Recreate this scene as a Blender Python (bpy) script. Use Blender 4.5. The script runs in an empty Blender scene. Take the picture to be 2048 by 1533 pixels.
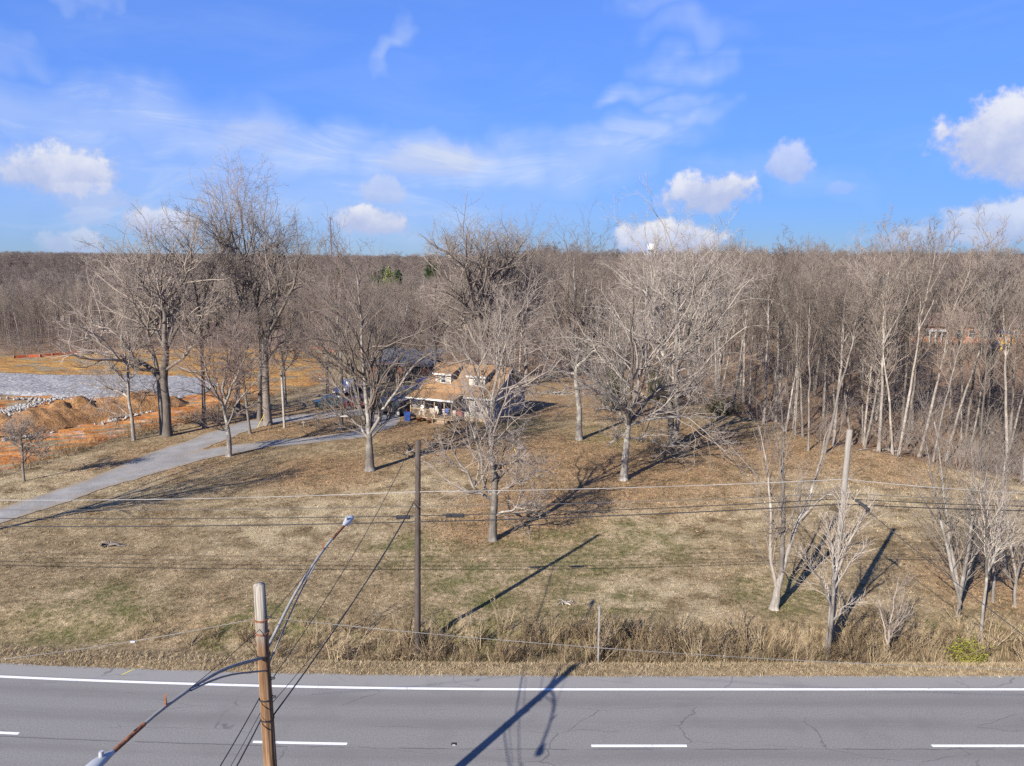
import bpy, bmesh, math, random
import numpy as np
from mathutils import Vector, Matrix
R_ = math.radians
scene = bpy.context.scene
C = scene.collection
# ------------------------------------------------------------------ camera
CAM_H, PITCH, FPX = 17.25, R_(9.7), 1473.0
cam_d = bpy.data.cameras.new('camera'); cam = bpy.data.objects.new('camera', cam_d); C.objects.link(cam)
cam_d.sensor_width = 36.0; cam_d.lens = FPX / 2048 * 36.0; cam_d.clip_end = 20000; cam_d.clip_start = .1
cam.location = (0, 0, CAM_H); cam.rotation_euler = (math.pi / 2 - PITCH, 0, 0)
scene.camera = cam
# ------------------------------------------------------------------ light, exposure
SUN_AZ, SUN_EL = R_(35.5), R_(30.0)          # shadows fall towards (sin az, cos az)
sd = Vector((math.sin(SUN_AZ) * math.cos(SUN_EL), math.cos(SUN_AZ) * math.cos(SUN_EL), -math.sin(SUN_EL)))
sun_d = bpy.data.lights.new('sun', 'SUN'); sun = bpy.data.objects.new('sun', sun_d); C.objects.link(sun)
sun_d.energy = 5.0; sun_d.angle = R_(.5); sun_d.color = (1.0, .945, .86)
sun.rotation_euler = sd.to_track_quat('-Z', 'Y').to_euler()
vs = scene.view_settings
vs.view_transform = 'Standard'; vs.look = 'None'; vs.exposure = 1.0; vs.gamma = 1.0; vs.use_curve_mapping = False
# ------------------------------------------------------------------ world: Nishita sky with clouds in it
world = bpy.data.worlds.new('World'); scene.world = world; world.use_nodes = True
class NT:
    """small helper that chains shader nodes"""
    def __init__(s, nt): s.t = nt; s.n = nt.nodes; s.l = nt.links
    def node(s, typ, **kw):
        n = s.n.new(typ)
        for k, v in kw.items(): setattr(n, k, v)
        return n
    def put(s, sock, v):
        if isinstance(v, bpy.types.NodeSocket): s.l.new(v, sock)
        elif v is not None: sock.default_value = v
    def m(s, op, a=None, b=None, c=None, clamp=False):
        n = s.n.new('ShaderNodeMath'); n.operation = op; n.use_clamp = clamp
        for i, v in enumerate((a, b, c)):
            if v is not None: s.put(n.inputs[i], v)
        return n.outputs[0]
    def vm(s, op, a=None, b=None, scale=None):
        n = s.n.new('ShaderNodeVectorMath'); n.operation = op
        if a is not None: s.put(n.inputs[0], a)
        if b is not None: s.put(n.inputs[1], b)
        if scale is not None: s.put(n.inputs['Scale'], scale)
        return n.outputs['Value'] if op in ('LENGTH', 'DOT_PRODUCT') else n.outputs[0]
    def noise(s, vec, scale, detail=4, rough=.55, dist=0., dims='3D', w=None):
        n = s.n.new('ShaderNodeTexNoise'); n.noise_dimensions = dims
        s.put(n.inputs['Vector'], vec); n.inputs['Scale'].default_value = scale
        n.inputs['Detail'].default_value = detail; n.inputs['Roughness'].default_value = rough
        n.inputs['Distortion'].default_value = dist
        return n.outputs['Fac']
    def mix(s, fac, a, b, mode='MIX'):
        n = s.n.new('ShaderNodeMix'); n.data_type = 'RGBA'; n.blend_type = mode
        s.put(n.inputs[0], fac)
        for i, v in ((6, a), (7, b)):
            if isinstance(v, tuple) and len(v) == 3: v = v + (1,)
            s.put(n.inputs[i], v)
        return n.outputs[2]
    def ss(s, x, lo, hi, a=0., b=1.):
        n = s.n.new('ShaderNodeMapRange'); n.interpolation_type = 'SMOOTHSTEP'
        s.put(n.inputs[0], x); s.put(n.inputs[1], lo); s.put(n.inputs[2], hi); s.put(n.inputs[3], a); s.put(n.inputs[4], b)
        return n.outputs[0]
    def ramp(s, fac, stops):
        n = s.n.new('ShaderNodeValToRGB'); s.put(n.inputs[0], fac)
        e = n.color_ramp.elements
        while len(e) < len(stops): e.new(.5)
        for el, (p, c) in zip(e, stops):
            el.position = p; el.color = tuple(c) + (1,) if len(c) == 3 else c
        return n.outputs[0]
    def map(s, vec, scale=(1, 1, 1), rot=(0, 0, 0), loc=(0, 0, 0)):
        n = s.n.new('ShaderNodeMapping'); s.put(n.inputs['Vector'], vec)
        n.inputs['Scale'].default_value = scale; n.inputs['Rotation'].default_value = rot; n.inputs['Location'].default_value = loc
        return n.outputs[0]
w = NT(world.node_tree); w.n.clear()
wout = w.node('ShaderNodeOutputWorld'); wbg = w.node('ShaderNodeBackground')
sky = w.node('ShaderNodeTexSky', sky_type='NISHITA', sun_disc=False, sun_elevation=SUN_EL, sun_rotation=R_(180 + 35.5),
             altitude=4000., air_density=1.0, dust_density=0., ozone_density=6.)
bw = w.node('ShaderNodeRGBToBW'); w.l.new(sky.outputs[0], bw.inputs[0])
flatk = w.m('DIVIDE', 1., w.m('ADD', .477, w.m('MULTIPLY', bw.outputs[0], .358)))          # evens the steep rise towards the horizon
hs = w.node('ShaderNodeHueSaturation'); w.l.new(w.vm('MULTIPLY', w.vm('SCALE', sky.outputs[0], scale=flatk), (.90, 1.0, 1.30)), hs.inputs['Color'])
hs.inputs['Saturation'].default_value = 1.0
dirv = w.node('ShaderNodeTexCoord').outputs['Generated']
sx = w.node('ShaderNodeSeparateXYZ'); w.l.new(dirv, sx.inputs[0])
az = w.m('MULTIPLY', w.m('ARCTAN2', sx.outputs[0], sx.outputs[1]), 180 / math.pi)
el = w.m('MULTIPLY', w.m('ARCSINE', sx.outputs[2]), 180 / math.pi)
n_big = w.noise(dirv, 9, 4, .62); n_fine = w.noise(dirv, 30, 6, .64)
billow = w.m('ADD', w.m('MULTIPLY', w.m('SUBTRACT', n_big, .5), 1.5), w.m('MULTIPLY', w.m('SUBTRACT', n_fine, .5), 1.25))
# thin high cloud: streaks stretched along the wind, in broad bands
cv = w.node('ShaderNodeCombineXYZ'); w.l.new(az, cv.inputs[0]); w.l.new(el, cv.inputs[1])
warp = w.noise(cv.outputs[0], .045, 2, .5, dims='2D')
cwv = w.node('ShaderNodeCombineXYZ'); w.l.new(w.m('MULTIPLY', az, .021), cwv.inputs[0])
w.l.new(w.m('ADD', w.m('MULTIPLY', el, .10), w.m('MULTIPLY', warp, .55)), cwv.inputs[1])
cirrus = w.ss(w.noise(cwv.outputs[0], 1.9, 5, .6, .35, dims='2D'), .44, .80)
cirrus2 = w.ss(w.noise(cwv.outputs[0], 4.6, 5, .66, .6, dims='2D'), .47, .84)
def ell(a0, e0, sa, se, A=None, E=None):
    return w.m('SQRT', w.m('ADD', w.m('POWER', w.m('DIVIDE', w.m('SUBTRACT', A or az, a0), sa), 2.), w.m('POWER', w.m('DIVIDE', w.m('SUBTRACT', E or el, e0), se), 2.)))
def px_dir(px, py):
    """direction of a place in the sky (azimuth, elevation in degrees)"""
    x, y = (px - 1024) / FPX, (py - 766.5) / FPX
    dx, dy, dz = x, math.cos(PITCH) - y * math.sin(PITCH), -math.sin(PITCH) - y * math.cos(PITCH)
    l = math.sqrt(dx * dx + dy * dy + dz * dz)
    return math.degrees(math.atan2(dx, dy)), math.degrees(math.asin(dz / l))
low = w.m('MULTIPLY', w.ss(el, 1., 6.), w.ss(el, 34., 12.))
veil = w.m('MULTIPLY', w.m('ADD', w.m('MULTIPLY', cirrus, .62), w.m('MULTIPLY', cirrus2, .30)), w.m('ADD', w.m('MULTIPLY', low, .85), .22), clamp=True)
wn_ = w.node('ShaderNodeTexNoise', noise_dimensions='2D'); w.l.new(cv.outputs[0], wn_.inputs['Vector']); wn_.inputs['Scale'].default_value = .16; wn_.inputs['Detail'].default_value = 3
wc = w.node('ShaderNodeSeparateColor'); w.l.new(wn_.outputs['Color'], wc.inputs[0])
az_w = w.m('ADD', az, w.m('MULTIPLY', w.m('SUBTRACT', wc.outputs[0], .5), 13.)); el_w = w.m('ADD', el, w.m('MULTIPLY', w.m('SUBTRACT', wc.outputs[1], .5), 5.))
def soft(px, py, wx, wy, k):
    a0, e0 = px_dir(px, py)
    return w.m('MULTIPLY', w.ss(ell(a0, e0, wx / 25.7, wy / 25.7, az_w, el_w), 1.15, .0), k)
streak = None
for q in [(-60, 205, 330, 75, .75), (230, 245, 330, 75, .85), (430, 275, 260, 62, .95), (620, 315, 300, 75, .95), (900, 345, 330, 75, .95), (1150, 320, 260, 85, .8), (1330, 270, 200, 60, .7), (1440, 235, 70, 34, .8), (1400, 205, 60, 30, .6), (1290, 180, 120, 24, .7), (1390, 125, 80, 40, .7), (1340, 55, 110, 34, .55), (1270, 10, 90, 30, .4),
          (560, 400, 900, 120, .62), (200, 330, 500, 120, .6), (1500, 360, 260, 40, .3), (745, 75, 40, 60, .5), (15, 95, 60, 40, .4), (200, 10, 30, 50, .4)]:
    v = soft(*q); streak = v if streak is None else w.m('MAXIMUM', streak, v)
streak = w.m('MULTIPLY', streak, w.m('ADD', .50, w.m('ADD', w.m('MULTIPLY', cirrus, .6), w.m('MULTIPLY', cirrus2, .6))), clamp=True)
veil = w.m('MAXIMUM', w.m('MULTIPLY', veil, .14), streak)
# heaped clouds: (x, y, half width, half height, density) seen from the drone
CUM = [(110, 345, 158, 64, .95), (185, 395, 100, 44, .5), (310, 443, 95, 40, .85), (138, 485, 75, 36, .6), (180, 432, 60, 22, .4), (735, 440, 135, 48, 1.), (765, 385, 66, 44, .55), (880, 322, 150, 48, .4),
       (1432, 386, 160, 62, 1.), (1330, 474, 165, 48, 1.), (2025, 268, 170, 98, 1.), (1578, 330, 68, 58, .7), (2020, 450, 200, 56, .8), (1850, 475, 170, 34, .55), (1690, 378, 45, 24, .3), (520, 275, 130, 40, .22),
       (-420, 400, 200, 90, .9), (-900, 300, 260, 90, .9), (2600, 380, 220, 90, 1.), (3300, 240, 280, 110, .9)]
dens = None; shade = None
for (px, py, wx, wy, k) in CUM:
    a0, e0 = px_dir(px, py)
    if px < -100 or px > 2200: a0 = (px - 1024) / 1473 * 57.3; e0 = (515 - py) / 1473 * 57.3
    sa, se = wx / 25.0, wy / 25.0
    r = ell(a0, e0, sa, se)
    f = w.m('MULTIPLY', w.ss(w.m('ADD', w.m('SUBTRACT', 1.0, r), w.m('MULTIPLY', billow, .92)), .27, .60), min(k, 1.))
    h = w.m('MULTIPLY', w.ss(w.m('ADD', w.m('DIVIDE', w.m('SUBTRACT', el, e0), se), w.m('MULTIPLY', billow, 1.3)), -.55, .85), f)
    dens = f if dens is None else w.m('MAXIMUM', dens, f)
    shade = h if shade is None else w.m('MAXIMUM', shade, h)
# the rest of the sky, out of view, carries the same fair-weather heaps
beh = w.m('MULTIPLY', w.ss(w.m('ABSOLUTE', az), 60., 80.), w.m('MULTIPLY', w.ss(el, 1., 8.), w.ss(el, 40., 20.)))
gen = w.m('MULTIPLY', w.ss(w.m('ADD', n_big, w.m('MULTIPLY', n_fine, .25)), .68, .80), beh)
dens = w.m('MAXIMUM', dens, gen); shade = w.m('MAXIMUM', shade, w.m('MULTIPLY', gen, .7))
SKYK = .10
skyc = hs.outputs[0]
K = lambda *c: tuple(v / SKYK for v in c)
c1 = w.mix(w.m('MULTIPLY', veil, .98), skyc, K(.325, .375, .475))
cumc = w.mix(shade, K(.24, .275, .40), K(.43, .435, .465))
c2 = w.mix(w.m('MULTIPLY', dens, .93), c1, cumc)
w.l.new(c2, wbg.inputs['Color']); wbg.inputs['Strength'].default_value = SKYK
w.l.new(wbg.outputs[0], wout.inputs[0])
world.cycles.sampling_method = 'NONE'
scene.cycles.use_denoising = False
scene.cycles.max_bounces = 4; scene.cycles.diffuse_bounces = 2; scene.cycles.glossy_bounces = 2; scene.cycles.transparent_max_bounces = 6
# ------------------------------------------------------------------ helpers
rng = np.random.default_rng(7); random.seed(7)
def tag(o, label=None, cat=None, group=None, kind=None):
    if label: o['label'] = label
    if cat: o['category'] = cat
    if group: o['group'] = group
    if kind: o['kind'] = kind
    return o
def empty(name, loc=(0, 0, 0), rz=0., parent=None):
    o = bpy.data.objects.new(name, None); C.objects.link(o); o.location = loc; o.rotation_euler = (0, 0, rz); o.empty_display_size = .3
    if parent: o.parent = parent
    return o
def mesh_np(name, V, F, smooth=False):
    """mesh from an (n,3) array and an (m,4) or (m,3) array of faces (or a list of such arrays)"""
    me = bpy.data.meshes.new(name)
    Fs = F if isinstance(F, list) else [F]
    V = np.ascontiguousarray(V, dtype=np.float32)
    me.vertices.add(len(V)); me.vertices.foreach_set('co', V.ravel())
    loops = np.concatenate([f.ravel() for f in Fs]).astype(np.int32)
    tot = np.concatenate([np.full(len(f), f.shape[1], dtype=np.int32) for f in Fs])
    start = np.concatenate([[0], np.cumsum(tot)[:-1]]).astype(np.int32)
    me.loops.add(len(loops)); me.loops.foreach_set('vertex_index', loops)
    me.polygons.add(len(tot)); me.polygons.foreach_set('loop_start', start); me.polygons.foreach_set('loop_total', tot)
    if smooth: me.polygons.foreach_set('use_smooth', np.ones(len(tot), dtype=bool))
    me.update(calc_edges=True)
    return me
def obj(name, me, mat=None, parent=None, loc=None, link=True):
    o = bpy.data.objects.new(name, me)
    if link: C.objects.link(o)
    if mat and not me.materials: me.materials.append(mat)
    if parent: o.parent = parent
    if loc is not None: o.location = loc
    return o
class MB:
    """collects boxes, bars and plates into one mesh"""
    def __init__(s): s.v = []; s.f = []
    def raw(s, vs, fs):
        b = len(s.v); s.v += [tuple(v) for v in vs]; s.f += [tuple(b + i for i in f) for f in fs]; return s
    def box(s, x0, x1, y0, y1, z0, z1):
        return s.raw([(x0, y0, z0), (x1, y0, z0), (x1, y1, z0), (x0, y1, z0), (x0, y0, z1), (x1, y0, z1), (x1, y1, z1), (x0, y1, z1)],
                     [(0, 3, 2, 1), (4, 5, 6, 7), (0, 1, 5, 4), (1, 2, 6, 5), (2, 3, 7, 6), (3, 0, 4, 7)])
    def prism(s, pts, axis, a, b):
        """polygon pts (2-D) pushed along an axis from a to b"""
        n = len(pts)
        def P(p, t): return {'x': (t, p[0], p[1]), 'y': (p[0], t, p[1]), 'z': (p[0], p[1], t)}[axis]
        vs = [P(p, a) for p in pts] + [P(p, b) for p in pts]
        return s.raw(vs, [tuple(range(n))[::-1], tuple(range(n, 2 * n))] + [(i, (i + 1) % n, n + (i + 1) % n, n + i) for i in range(n)])
    def slab(s, quad, t):
        """four points, thickened downwards by t"""
        lo = [(p[0], p[1], p[2] - t) for p in quad]
        return s.raw(list(quad) + lo, [(0, 1, 2, 3), (7, 6, 5, 4), (0, 4, 5, 1), (1, 5, 6, 2), (2, 6, 7, 3), (3, 7, 4, 0)])
    def bar(s, p0, p1, r0, r1=None, n=8, caps=True):
        r1 = r0 if r1 is None else r1
        a, b = Vector(p0), Vector(p1); d = (b - a).normalized()
        u = d.cross(Vector((0, 0, 1)) if abs(d.z) < .9 else Vector((1, 0, 0))).normalized(); v = d.cross(u)
        vs = []
        for c, r in ((a, r0), (b, r1)):
            for i in range(n):
                t = 2 * math.pi * i / n; vs.append(c + u * (math.cos(t) * r) + v * (math.sin(t) * r))
        fs = [(i, (i + 1) % n, n + (i + 1) % n, n + i) for i in range(n)]
        if caps: fs += [tuple(range(n))[::-1], tuple(range(n, 2 * n))]
        return s.raw(vs, fs)
    def build(s, name, mat=None, parent=None, loc=None, smooth=False, bevel=0.):
        me = bpy.data.meshes.new(name); me.from_pydata(s.v, [], s.f)
        bm = bmesh.new(); bm.from_mesh(me); bmesh.ops.recalc_face_normals(bm, faces=bm.faces)
        if bevel: bmesh.ops.bevel(bm, geom=list(bm.edges), offset=bevel, segments=1, affect='EDGES', clamp_overlap=True)
        bm.to_mesh(me); bm.free()
        if smooth:
            for p in me.polygons: p.use_smooth = True
        return obj(name, me, mat, parent, loc)
def tubes(P, Rr, sides):
    """P (n,k,3) centre lines, Rr (n,k) radii -> vertices and quads of n tapering tubes"""
    n, k, _ = P.shape
    T = np.gradient(P, axis=1); T /= np.linalg.norm(T, axis=2, keepdims=True) + 1e-9
    ref = np.zeros((n, 1, 3)); up = np.abs(T[:, :, 2].mean(1)) > .8
    ref[up, 0, 0] = 1; ref[~up, 0, 2] = 1
    A = np.cross(T, np.broadcast_to(ref, T.shape)); A /= np.linalg.norm(A, axis=2, keepdims=True) + 1e-9
    B = np.cross(T, A)
    th = np.arange(sides) * 2 * math.pi / sides
    V = P[:, :, None, :] + Rr[:, :, None, None] * (np.cos(th)[None, None, :, None] * A[:, :, None, :] + np.sin(th)[None, None, :, None] * B[:, :, None, :])
    i = np.arange(n)[:, None, None] * k * sides; j = np.arange(k - 1)[None, :, None] * sides; s = np.arange(sides)[None, None, :]; s2 = (s + 1) % sides
    F = np.stack(np.broadcast_arrays(i + j + s, i + j + s2, i + j + sides + s2, i + j + sides + s), -1).reshape(-1, 4)
    return V.reshape(-1, 3), F
def cones(P, Rr):
    """twigs of two points each: three-sided spikes"""
    n = len(P); T = P[:, 1] - P[:, 0]; ref = np.where(np.abs(T[:, 2:3]) > .8 * np.linalg.norm(T, axis=1, keepdims=True), np.array([1., 0, 0]), np.array([0, 0, 1.]))
    A = np.cross(T, ref); A /= np.linalg.norm(A, axis=1, keepdims=True) + 1e-9; B = np.cross(T, A); B /= np.linalg.norm(B, axis=1, keepdims=True) + 1e-9
    V = np.concatenate([(P[:, 0] + Rr[:, :1] * (math.cos(t) * A + math.sin(t) * B))[:, None] for t in (0, 2.094, 4.189)] + [P[:, 1:2]], 1).reshape(-1, 3)
    i = np.arange(n)[:, None] * 4; return V, np.concatenate([i + [0, 1, 3], i + [1, 2, 3], i + [2, 0, 3]])
def cat_tubes(parts):
    Vs, Q, T, b = [], [], [], 0
    for V, F in parts:
        Vs.append(V)
        for f in (F if isinstance(F, list) else [F]): (Q if f.shape[1] == 4 else T).append(f + b)
        b += len(V)
    return np.concatenate(Vs), [np.concatenate(x) for x in (Q, T) if x]
def tube_obj(name, pts, r, mat, parent=None, sides=5):
    pts = np.asarray(pts, float)
    rr = np.full(len(pts), r) if np.isscalar(r) else np.asarray(r)
    V, F = tubes(pts[None], rr[None], sides)
    return obj(name, mesh_np(name, V, F, True), mat, parent)
def sag(p, q, s, n=24):
    p, q = np.array(p, float), np.array(q, float); t = np.linspace(0, 1, n)[:, None]
    P = p + (q - p) * t; P[:, 2] -= 4 * s * (t[:, 0] * (1 - t[:, 0])); return P
# ---- ground shape
def sst(a, b, x): t = np.clip((x - a) / (b - a), 0, 1); return t * t * (3 - 2 * t)
def ray(px, py):
    x, y = (px - 1024.) / FPX, (py - 766.5) / FPX
    return np.array([x, math.cos(PITCH) - y * math.sin(PITCH), -math.sin(PITCH) - y * math.cos(PITCH)])
def flat(px, py, z=0.):
    d = ray(px, py); t = (z - CAM_H) / d[2]; return d[0] * t, d[1] * t
def at(px, py, Y):
    """the point of the upright plane at distance Y that is seen at a pixel"""
    d = ray(px, py); t = Y / d[1]; return np.array([d[0] * t, Y, CAM_H + d[2] * t])
def road_bend(x):
    x = np.asarray(x, float); d = np.minimum(x - 2, 0)
    return np.where(d > -60, .0017 * d * d, .0017 * 3600 + .204 * (-d - 60))
_B = [(-1500, 712), (-600, 712), (0, 712), (160, 706), (640, 697), (700, 712), (860, 728), (1060, 752), (1180, 764), (1300, 790), (1400, 812), (1480, 832), (1560, 852), (1640, 886), (1760, 908), (1900, 938), (2048, 965), (2400, 1030), (3200, 1180)]
_az = np.array([math.atan2(*flat(*p)) for p in _B]); _rr = np.array([math.hypot(*flat(*p)) for p in _B])
def wood_depth(x, y):
    """metres behind the edge of the woods"""
    x, y = np.asarray(x, float), np.asarray(y, float)
    return np.hypot(x, y) - np.interp(np.arctan2(x, y), _az, _rr)
def wob(x, y, s, ph=0.):
    return (np.sin(x * .83 / s + 1.3 + ph) * np.cos(y * .71 / s + .4 - ph) + .6 * np.sin((x * .47 + y * 1.13) / s + 2.1 * ph) + .4 * np.cos((1.7 * x - .9 * y) / s + ph)) / 2.
def H(x, y):
    x, y = np.asarray(x, float), np.asarray(y, float)
    yr = y - road_bend(x)
    lawn = sst(31.5, 36, yr)
    h = -.62 * sst(28.9, 30.4, yr) * (1 - sst(30.8, 33.4, yr)) * (.55 + .45 * sst(-16, -6, x))
    h = h + lawn * (.16 * wob(x, y, 9.) + .05 * wob(x, y, 2.3, 1.))
    h = h - .3 * sst(20.2, 18., yr) * (1 - sst(15., 13., yr))
    s = wood_depth(x, y)
    right = sst(5, 35, x)
    h = h + right * sst(0, 8, s) * (-.9) + right * (1 - sst(50, 80, x)) * (np.clip(s - 8, 0, 62) * .065 + np.clip(s - 70, 0, 400) * .008) + sst(0, 20, s) * .35 * wob(x, y, 13., 2.)
    h = h - (1 - right) * 4.5 * sst(30, 160, s)
    far = sst(500, 2300, y)
    h = h + far * (14.5 * sst(-250, -1500, x) + 1.5 * sst(150, 900, x) - 3.) + far * (3.2 * wob(x, y, 190.) + 1.6 * wob(x, y, 61., 1.))
    h = np.where((yr > 12.8) & (yr < 28.7), np.minimum(h, -.03), h)
    return h
def hz(x, y): return float(H(x, y))
# ---- materials
MATS = {}
def mat(name, rough=.85, spec=.25):
    m = bpy.data.materials.new(name); m.use_nodes = True; MATS[name] = m
    g = NT(m.node_tree); b = g.n['Principled BSDF']; b.inputs['Roughness'].default_value = rough; b.inputs['Specular IOR Level'].default_value = spec
    return m, g, b
def paint(name, col, rough=.6, var=.12, scale=3., spec=.3, metal=0., bump=0.):
    m, g, b = mat(name, rough, spec); oc = g.node('ShaderNodeTexCoord').outputs['Object']
    nz = g.noise(oc, scale, 6, .6)
    d = tuple(c * (1 - var * 1.8) for c in col); l = tuple(min(1, c * (1 + var)) for c in col)
    g.l.new(g.ramp(nz, [(.3, d), (.72, l)]), b.inputs['Base Color']); b.inputs['Metallic'].default_value = metal
    if bump:
        bp = g.node('ShaderNodeBump'); bp.inputs['Strength'].default_value = bump; bp.inputs['Distance'].default_value = .02
        g.l.new(g.noise(oc, scale * 9, 4), bp.inputs['Height']); g.l.new(bp.outputs[0], b.inputs['Normal'])
    return m
def gn_scatter(name, pts, idx, scl, rot, lib, label, cat, parent=None):
    """one object that stands for an uncountable mass: library meshes on points"""
    me = bpy.data.meshes.new(name); me.vertices.add(len(pts)); me.vertices.foreach_set('co', np.asarray(pts, np.float32).ravel())
    a = me.attributes.new('idx', 'INT', 'POINT'); a.data.foreach_set('value', np.asarray(idx, np.int32))
    a = me.attributes.new('scl', 'FLOAT_VECTOR', 'POINT'); a.data.foreach_set('vector', np.asarray(scl, np.float32).ravel())
    a = me.attributes.new('rot', 'FLOAT_VECTOR', 'POINT'); a.data.foreach_set('vector', np.asarray(rot, np.float32).ravel())
    o = obj(name, me); tag(o, label, cat, kind='stuff')
    col = bpy.data.collections.new(name + '_lib')
    for q in lib: col.objects.link(q)
    ng = bpy.data.node_groups.new(name + '_gn', 'GeometryNodeTree')
    ng.interface.new_socket('Geometry', in_out='INPUT', socket_type='NodeSocketGeometry'); ng.interface.new_socket('Geometry', in_out='OUTPUT', socket_type='NodeSocketGeometry')
    N, L = ng.nodes, ng.links
    gi, go = N.new('NodeGroupInput'), N.new('NodeGroupOutput'); ip = N.new('GeometryNodeInstanceOnPoints'); ci = N.new('GeometryNodeCollectionInfo')
    ci.inputs['Collection'].default_value = col; ci.inputs['Separate Children'].default_value = True; ci.inputs['Reset Children'].default_value = True
    def at_(nm, t):
        n = N.new('GeometryNodeInputNamedAttribute'); n.data_type = t; n.inputs['Name'].default_value = nm; return n.outputs['Attribute']
    L.new(gi.outputs[0], ip.inputs['Points']); L.new(ci.outputs[0], ip.inputs['Instance']); ip.inputs['Pick Instance'].default_value = True
    L.new(at_('idx', 'INT'), ip.inputs['Instance Index']); L.new(at_('scl', 'FLOAT_VECTOR'), ip.inputs['Scale']); L.new(at_('rot', 'FLOAT_VECTOR'), ip.inputs['Rotation'])
    L.new(ip.outputs[0], go.inputs[0])
    md = o.modifiers.new('scatter', 'NODES'); md.node_group = ng
    return o
# ------------------------------------------------------------------ ground materials
def spots(g, xy, lst):
    v = None
    for (cx, cy, r) in lst:
        d = g.vm('LENGTH', g.vm('SUBTRACT', xy, (cx, cy, 0.)))
        q = g.ss(d, r, r * .25); v = q if v is None else g.m('MAXIMUM', v, q)
    return v
LEAFY = [(11, 57, 13), (17, 66, 15), (24, 64, 12), (1, 50, 9), (5, 62, 14), (-6, 70, 12), (-15, 58, 8), (30, 60, 10), (-12, 74, 9), (-2, 46, 5), (26, 37, 6), (-24, 76, 14), (7, 94, 16), (13, 84, 11), (-30, 62, 9), (3, 84, 10)]
GREEN = [(3, 41.5, 6.5), (7, 43, 6), (-2, 38, 5), (-1.5, 33.5, 4.5), (4, 35, 4.5), (-21, 34, 5), (-6, 42, 4), (10, 70, 7), (0, 74, 6), (-12, 33, 4), (14, 36, 4)]
STRAW = [(26, 54, 13), (36, 57, 14), (-8, 52, 10), (10, 47, 7), (-14, 47, 10), (16, 50, 8), (8, 36, 5), (-34, 56, 12), (34, 47, 10)]
def lawn_color(g, pos):
    xy = g.vm('MULTIPLY', pos, (1., 1., 0.))
    n1 = g.noise(xy, .11, 5, .6); n2 = g.noise(xy, .55, 5, .62); n3 = g.noise(xy, 3.1, 4, .6)
    nn = g.m('ADD', g.m('MULTIPLY', n2, .55), g.m('MULTIPLY', n3, .45))
    c = g.ramp(nn, [(.35, (.098, .070, .038)), (.44, (.184, .136, .076)), (.53, (.272, .206, .120)), (.65, (.42, .33, .205))])
    st = g.m('MULTIPLY', spots(g, xy, STRAW), g.ss(n2, .36, .62)); c = g.mix(g.m('MULTIPLY', st, .6), c, (.45, .37, .235))
    lf = g.m('MULTIPLY', g.m('ADD', spots(g, xy, LEAFY), g.m('MULTIPLY', g.ss(n1, .5, .7), .35)), g.ss(nn, .36, .58), clamp=True); c = g.mix(g.m('MULTIPLY', lf, .55), c, g.ramp(n3, [(.35, (.20, .105, .05)), (.65, (.37, .215, .105))]))
    gr = g.m('MULTIPLY', g.m('ADD', spots(g, xy, GREEN), g.m('MULTIPLY', g.ss(n1, .46, .30), .18)), g.ss(g.m('SUBTRACT', 1., nn), .40, .62), clamp=True)
    c = g.mix(g.m('MULTIPLY', gr, .66), c, g.ramp(n3, [(.35, (.075, .09, .026)), (.65, (.175, .185, .062))]))
    return c, nn
m, g, b = mat('lawn_ground', .95, .1)
geo = g.node('ShaderNodeNewGeometry').outputs['Position']
c, nn = lawn_color(g, geo)
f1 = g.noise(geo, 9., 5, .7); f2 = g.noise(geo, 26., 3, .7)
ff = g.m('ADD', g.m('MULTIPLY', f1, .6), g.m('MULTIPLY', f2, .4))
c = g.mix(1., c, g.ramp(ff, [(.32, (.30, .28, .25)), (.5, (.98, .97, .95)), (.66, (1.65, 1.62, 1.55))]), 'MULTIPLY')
wd = g.node('ShaderNodeAttribute', attribute_name='wood').outputs['Fac']
wm = g.ss(g.m('ADD', wd, g.m('MULTIPLY', g.m('SUBTRACT', g.noise(geo, .35, 5, .65), .5), 9.)), -1.5, 2.5)
lit = g.ramp(g.m('ADD', g.m('MULTIPLY', g.noise(geo, 1.7, 5, .65), .5), g.m('MULTIPLY', f1, .5)), [(.34, (.10, .062, .038)), (.5, (.23, .145, .085)), (.66, (.38, .25, .15))])
c = g.mix(wm, c, lit)
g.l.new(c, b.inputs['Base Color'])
bp = g.node('ShaderNodeBump'); bp.inputs['Strength'].default_value = 1.; bp.inputs['Distance'].default_value = .10
g.l.new(ff, bp.inputs['Height']); g.l.new(bp.outputs[0], b.inputs['Normal'])
def grow(a, b, n): return np.geomspace(a, b, n)
xs = np.concatenate([-grow(130, 7000, 26)[::-1], np.arange(-128, 140, 1.25), grow(142, 7000, 26)])
ys = np.concatenate([-grow(6, 400, 8)[::-1], np.arange(-4, 27, 2.), np.arange(27.2, 35, .3), np.arange(35.5, 110, 1.1), np.arange(111, 200, 2.5), grow(203, 9000, 50)])
X, Y = np.meshgrid(xs, ys, indexing='ij')
Yw = Y + np.where((Y > 10) & (Y < 60), road_bend(np.clip(X, -130, 140)) * (1 - sst(40, 60, Y)), 0)
Z = H(X, Yw)
def grid_faces(nx, ny):
    i = np.arange(nx - 1)[:, None] * ny + np.arange(ny - 1)[None]; return np.stack([i, i + ny, i + ny + 1, i + 1], -1).reshape(-1, 4)
me = mesh_np('ground', np.stack([X, Yw, Z], -1).reshape(-1, 3), grid_faces(len(xs), len(ys)), True)
a = me.attributes.new('wood', 'FLOAT', 'POINT'); a.data.foreach_set('value', np.clip(wood_depth(X, Yw), -50, 50).astype(np.float32).ravel())
ground = tag(obj('ground', me, m), 'dry tan winter lawn and leaf-covered woodland floor', 'ground', kind='structure')
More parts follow.
